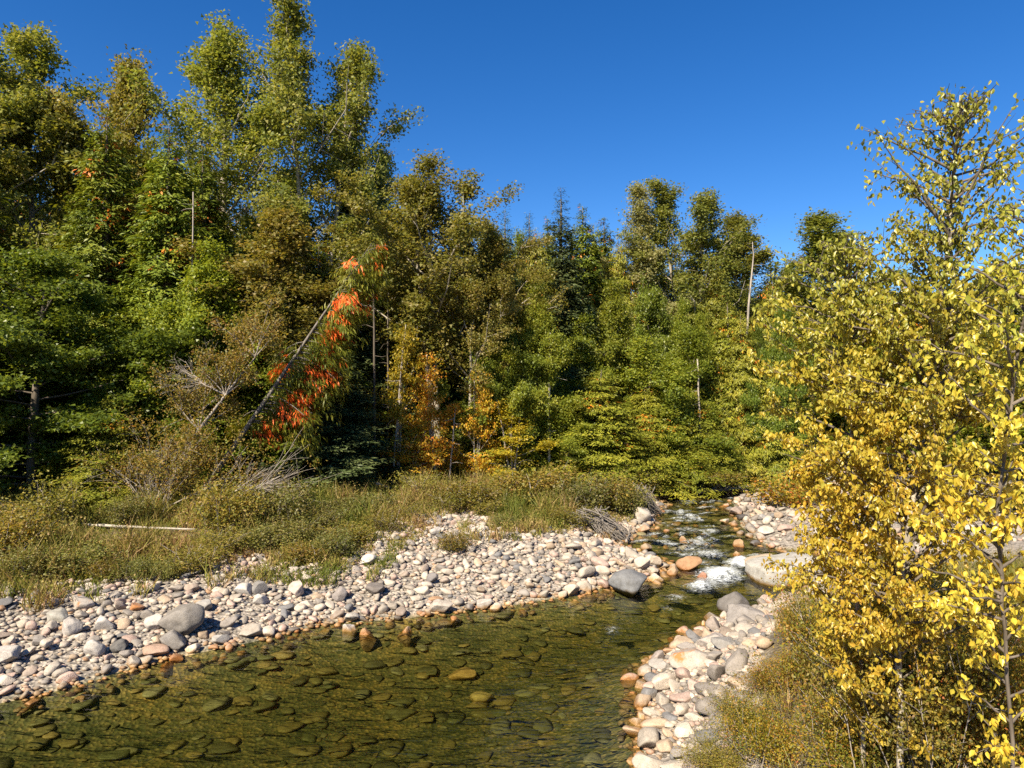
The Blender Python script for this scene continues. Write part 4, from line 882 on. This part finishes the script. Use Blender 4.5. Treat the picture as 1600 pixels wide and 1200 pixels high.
shrub(bs1, 985, 775, 55, 90, 'shrub behind the tip of the grassy point', 3.3)
shrub(bs2, 1060, 770, 30, 60, 'dark low shrub overhanging the far end of the river', .3)
shrub(bs1, 1130, 757, 30, 80, 'dry shrub between the fallen poles', 1.2)
shrub(bs1, 1185, 750, 30, 80, 'low dry shrub on the far gravel', 2.2)
shrub(bs2, 1240, 790, 60, 130, 'green and gold shrub on the far spit', 0.8)
shrub(bs1, 1480, 800, 50, 140, 'tan shrub on the far spit behind yellow leaves', 0.2)
shrub(bs1, 1580, 800, 60, 140, 'olive shrub at the end of the far spit', 1.9)
rs = np.random.default_rng(12); WEED = [(30, 905), (75, 898), (120, 895), (165, 905), (215, 905), (260, 905), (300, 895), (350, 868), (60, 872), (30, 868), (400, 850), (345, 862), (430, 860), (470, 880), (520, 872), (455, 848), (550, 850), (600, 832), (640, 812), (700, 800), (760, 806), (790, 826), (830, 822), (870, 820), (905, 826), (710, 862), (845, 805), (480, 815), (615, 800), (400, 862)]
for i, (px, py) in enumerate(WEED):
    k = int(rs.integers(3)); h = (py - 600) * rs.uniform(.09, .21)
    shrub([bs1, bs3, bs4][k], px, py, h, h * rs.uniform(1.2, 2.2), ['small olive weed bush in the bank grass', 'small green weed bush in the bank grass', 'small bronze weed bush in the bank grass'][k], rs.uniform(0, 6), ['olive weed bushes', 'green weed bushes', 'bronze weed bushes'][k])
# near right bank
shrub(bs6, 1330, 1075, 200, 240, 'tangled red and gold dogwood on the near bank beside the cobbles', 0.5)
shrub(bs6, 1255, 1085, 110, 130, 'low dogwood with reddening leaves above the near cobbles', 1.9)
shrub(bs5, 1430, 1130, 260, 260, 'brushy olive shrub under the yellow poplar', 2.5)
shrub(bs6, 1540, 1180, 300, 260, 'dark green and gold dogwood at the poplar foot', 0.2)
shrub(bs5, 1290, 1000, 110, 150, 'dry brushy shrub behind the near dogwood', 3.0)
shrub(bs5, 1400, 990, 120, 180, 'dry tan shrub behind the yellow poplar trunk', 1.0)
shrub(bs5, 1520, 990, 130, 200, 'grey-tan shrub behind the yellow poplar stems', 4.4)
shrub(bs6, 1200, 1190, 110, 170, 'leafy low shrub on the near bank gravel', 3.8)
shrub(bs6, 1330, 1200, 130, 230, 'yellowing low shrub on the near bank', 4.8)

shrub(bs5, 1440, 1215, 330, 300, 'tall brushy olive shrub standing against the tall poplar trunk', 5.5)
shrub(bs5, 1345, 1150, 240, 200, 'brushy olive shrub at the thin stem of the golden poplar', 0.7)
shrub(bs6, 1570, 1230, 300, 220, 'green and gold shrub at the foot of the large-leaved poplar', 1.7)

shrub(bs6, 1200, 1078, 62, 110, 'small reddening shrub at the edge of the near cobbles', 2.2)
shrub(bs5, 1165, 1140, 80, 140, 'sprawling olive shrub over the near cobbles', 0.4)
shrub(bs6, 1245, 1000, 70, 90, 'bushy little dogwood behind the near cobbles', 5.0)
shrub(bs5, 1120, 1205, 70, 130, 'low dry shrub at the water end of the near cobbles', 1.4)

# --- dead root clumps on the grassy point
def root_clump(px, py, wpx, hpx, label, seed):
    g = gpix(px, py, .3)
    for _ in range(3): g = gpix(px, py, hz(g[0], g[1]))
    k = g[1] / F; rg = np.random.default_rng(seed); mb = MB(); top = np.array([-wpx * .3 * k, .3, hpx * k])
    for _ in range(130):
        a = rg.random(); end = np.array([(a - .25) * wpx * .9 * k, -.25 + rg.normal(0, .2), rg.uniform(0, .12)]); mid = (top + end) / 2 + np.array([0, 0, .12]) + rg.normal(0, .07, 3)
        st = top + rg.normal(0, .22, 3) * np.array([1.3, 1, .5]); tq = np.linspace(0, 1, 6)[:, None]; Pq = (1 - tq) ** 2 * st + 2 * tq * (1 - tq) * (mid + rg.normal(0, .22, 3)) + tq ** 2 * (end + rg.normal(0, .12, 3)) + rg.normal(0, .015, (6, 3)); Pq[:, 2] = np.maximum(Pq[:, 2], 0)
        tube(mb, Pq, np.linspace(.016, .005, 6) * rg.uniform(.6, 1.6), 4, False)
    tag(link('root_clump', mb.mesh('root_clump', M['grey_bark']), loc=g), label, 'driftwood')
root_clump(945, 838, 56, 30, 'grey fan of dead roots on the bar beside the grassy point', 1)
root_clump(1005, 800, 40, 36, 'brown clump of dead roots hanging over the riffle', 2)

# --- grass and herbs
def grass():
    rg = np.random.default_rng(3); mb = MB()
    n = 60000; x = rg.uniform(-19, 8, n); y = 12 + 22 * rg.random(n); pd = polydist(x, y, VEG); ins = inpoly(x, y, VEG); nz = n2(x, y, .7, 3, 21); s = sdist(x, y)
    k = ((ins & (nz + pd * .5 > .46)) | (~ins & (pd < .9) & (nz > .56))) & (s > .25) & (s < 12.5); x, y, nz, pd = x[k], y[k], nz[k], pd[k]; z = height(x, y); m = len(x)
    lg = np.array([(LOG[0][0], LOG[0][1]), (LOG[1][0], LOG[1][1]), (LOG[2][0], LOG[2][1])]); near = np.clip((polydist(x, y + .45, lg) - .35) / .6, .18, 1); cp = np.clip((n2(x, y, 1.5, 2, 77) - .38) * 3.2, 0, 1); tall = np.clip(.10 + (.36 * nz + .75 * cp ** 1.3) * np.clip(pd / 1.3, .35, 1), .08, .95) * near; tone = .5 * n2(x, y, .35, 3, 40) + .5 * n2(x, y, 1.3, 2, 88)
    for rep in range(4):
        P = np.stack([x + rg.normal(0, .06, m), y + rg.normal(0, .06, m), z - .02], 1); h = tall * rg.uniform(.4, 1.3, m); D = np.stack([rg.normal(0, .35, m), rg.normal(0, .35, m), np.ones(m)], 1)
        leaves(mb, P, D, rg.normal(0, 1, (m, 3)), h, rg.uniform(.012, .028, m), bend=.15, v=np.clip(tone * 3.0 - 1.14 + rg.normal(0, .22, m), 0, .99), o=0.)
    for rep in range(3):                                            # herb leaves
        P = np.stack([x + rg.normal(0, .08, m), y + rg.normal(0, .08, m), z + tall * rg.uniform(.15, 1.0, m)], 1); l = rg.uniform(.03, .075, m)
        leaves(mb, P, rg.normal(0, 1, (m, 3)), rg.normal(0, .6, (m, 3)) + np.array([0, 0, 1]), l, l * .6, v=np.clip(tone * 3.0 - 1.22 + rg.normal(0, .25, m), 0, .99), o=0.)
    stuff(link('grass', mb.mesh('grass', M['grass'], smooth=False)), 'mixed green and tawny grass and herbs on the long bank', 'grass')
    mb = MB(); n = 14000; x = rg.uniform(2, 16, n); y = 5.5 + 12 * rg.random(n) ; pd = polydist(x, y, GR_R); k = inpoly(x, y, GR_R) & (sdist(x, y) > .8) & (n2(x, y, 1., 2, 9) + pd * .3 > .5) & (x / y < 1.0); x, y = x[k], y[k]; z = height(x, y); m = len(x)
    tone = n2(x, y, .6, 3, 41)
    for rep in range(5):
        P = np.stack([x + rg.normal(0, .05, m), y + rg.normal(0, .05, m), z - .02], 1); h = rg.uniform(.12, .55, m); D = np.stack([rg.normal(0, .3, m), rg.normal(0, .3, m), np.ones(m)], 1)
        leaves(mb, P, D, rg.normal(0, 1, (m, 3)), h, rg.uniform(.006, .013, m), bend=.15, v=np.clip(tone * 1.5 - .25 + rg.normal(0, .2, m), 0, .99), o=0.)
    stuff(link('grass', mb.mesh('grass', M['grass'], smooth=False)), 'dry grass under the shrubs of the near bank', 'grass')
grass()

# --- the yellow poplars on the near bank
LEAFM = []
for i in range(4):
    mb = MB(); v = [.2, .5, .75, .95][i]; ovate(mb, np.zeros((1, 3)), np.array([[0., 0, -1]]), np.array([[0., -1, .15]]), 1.0, .8, v=v, o=0.); LEAFM.append(mb.mesh('leaf', M['birch']))
def near_poplar(stem, d, prof, nbr, nleaf, label, seed, leaf=.051, amber=0.0, nbig=100, rad=.045, bm='pale_bark'):
    """stem: pixel polyline; prof: (row, branch reach in px) pairs"""
    rg = np.random.default_rng(seed); S = np.array([pix(px, py, d + dd) for px, py, dd in stem]); g = S[0].copy(); g[2] = hz(g[0], g[1]) - .05
    S = np.concatenate([[g], S[1:]]) ; base = g; S = S - base; tt = np.linspace(0, 1, len(S)); t = np.linspace(0, 1, 24); C = np.stack([np.interp(t, tt, S[:, k]) for k in range(3)], 1) + rg.normal(0, .008, (24, 3))
    e = bpy.data.objects.new('poplar_tree', None); COL.objects.link(e); e.location = base; tag(e, label, 'tree')
    tr = MB(); tube(tr, C, rad * (1.04 - t) ** .8 + .004, 8); link('trunk', tr.mesh('trunk', M[bm]), e)
    br = MB(); spots = []; rows = np.array([p[0] for p in prof]); reach = np.array([p[1] for p in prof])
    for i in range(nbr):
        u = .05 + .93 * (i + rg.random()) / nbr; c = np.array([np.interp(u, t, C[:, k]) for k in range(3)]); row = 600 - (c[2] + base[2] - CAMZ) / (d) * F
        L = np.interp(row, rows, reach) / F * d * rg.uniform(.55, 1.15); az = i * 2.39996 + rg.uniform(-.4, .4); el = math.radians(rg.uniform(12, 55))
        dd = np.array([math.cos(az) * math.cos(el), math.sin(az) * math.cos(el) * .8, math.sin(el)]); s = np.linspace(0, 1, 7)
        B = c + dd * (L * s)[:, None] + np.array([0, 0, -.10 * L]) * (s ** 2)[:, None] + rg.normal(0, .02, (7, 3)) * s[:, None]; tube(br, B, .002 + (.006 + .008 * L) * (1 - s), 5, False)
        for q in rg.uniform(.15, 1.0, max(3, int(L * 16))): spots.append(np.array([np.interp(q, s, B[:, k]) for k in range(3)]))
        for _ in range(max(2, int(L * 5))):
            q = rg.uniform(.2, .95); b0 = np.array([np.interp(q, s, B[:, k]) for k in range(3)]); d2 = nrm(dd + rg.normal(0, .7, 3)); l2 = rg.uniform(.12, .38) * max(L, .5)
            tube(br, np.stack([b0, b0 + d2 * l2 * .5, b0 + d2 * l2 + np.array([0, 0, -.05 * l2])]), np.array([.0035, .0025, .0012]), 3, False)
            for q in (.35, .6, .8, 1.): spots.append(b0 + d2 * l2 * q)
    link('branches', br.mesh('branches', M['bark']), e)
    spots = np.array(spots); hh = spots[:, 2] / C[-1, 2]; wt = np.clip((1.04 - hh) * 3.2, .10, 1); i = rg.choice(len(spots), size=nleaf, p=wt / wt.sum()); P = spots[i] + rg.normal(0, .028, (nleaf, 3)); D = rg.normal(0, .55, (nleaf, 3)) + np.array([0, 0, -1.0]); Nn = rg.normal(0, 1, (nleaf, 3)) * np.array([1, 1, .5])
    l = leaf * rg.uniform(.6, 1.25, nleaf); h = (P[:, 2] + base[2]); cv = rg.random(len(spots))
    v = np.clip(.28 * cv[i] + .34 * rg.random(nleaf) + amber * np.clip((6.2 - h) / 2.2, 0, 1) , 0, .99)
    wp = P + base; dist = np.linalg.norm(wp - np.array([0, 0, CAMZ]), axis=1); big = np.argsort(-(l / dist) * ((np.abs(wp[:, 0] / wp[:, 1]) < .745)))[:nbig]; mk = np.ones(nleaf, bool); mk[big] = False
    lv = MB(); ovate(lv, P[mk], D[mk], Nn[mk], l[mk], l[mk] * .72, v=v[mk], o=0.); stuff(link('foliage', lv.mesh('foliage', M['birch'], smooth=True), e))
    Dn = nrm(D); Sn = nrm(np.cross(Dn, Nn)); Un = np.cross(Sn, Dn)
    for b in big:
        me = LEAFM[min(3, int(v[b] * 4))]; o = link('leaf', me, e); z_ = -Dn[b]; x_ = Sn[b]; y_ = np.cross(z_, x_)
        o.matrix_local = Matrix(((x_[0], y_[0], z_[0], P[b][0]), (x_[1], y_[1], z_[1], P[b][1]), (x_[2], y_[2], z_[2], P[b][2]), (0, 0, 0, 1))) @ Matrix.Scale(l[b], 4)
near_poplar([(1408, 1250, 0), (1404, 1000, 0), (1412, 860, .05), (1440, 700, .1), (1457, 590, .1), (1480, 410, .1), (1496, 220, .1), (1500, 150, .1)], 6.3,
            [(140, 30), (200, 95), (300, 175), (420, 215), (520, 210), (700, 210), (850, 205), (1000, 185), (1200, 150)], 210, 25000, 'tall yellow-green poplar with pale trunk on the near bank', 71, amber=.42, nbig=110, rad=.026)
near_poplar([(1352, 1230, 0), (1340, 900, 0), (1330, 640, 0), (1326, 480, 0), (1318, 385, 0)], 6.8,
            [(380, 40), (440, 110), (520, 140), (640, 150), (760, 150), (880, 130), (1000, 110), (1200, 90)], 140, 17500, 'shorter golden poplar with thin stem beside the tall one', 72, amber=.48, nbig=80, rad=.018)
near_poplar([(1585, 1400, 0), (1575, 1000, 0), (1555, 820, 0), (1590, 560, .2), (1610, 400, .3), (1612, 300, .3)], 4.9,
            [(280, 30), (360, 90), (450, 140), (600, 170), (800, 150), (950, 130), (1100, 90)], 90, 4000, 'young poplar with large golden leaves closest to the dogwood', 73, leaf=.055, amber=.36, nbig=80, rad=.010, bm='bark')
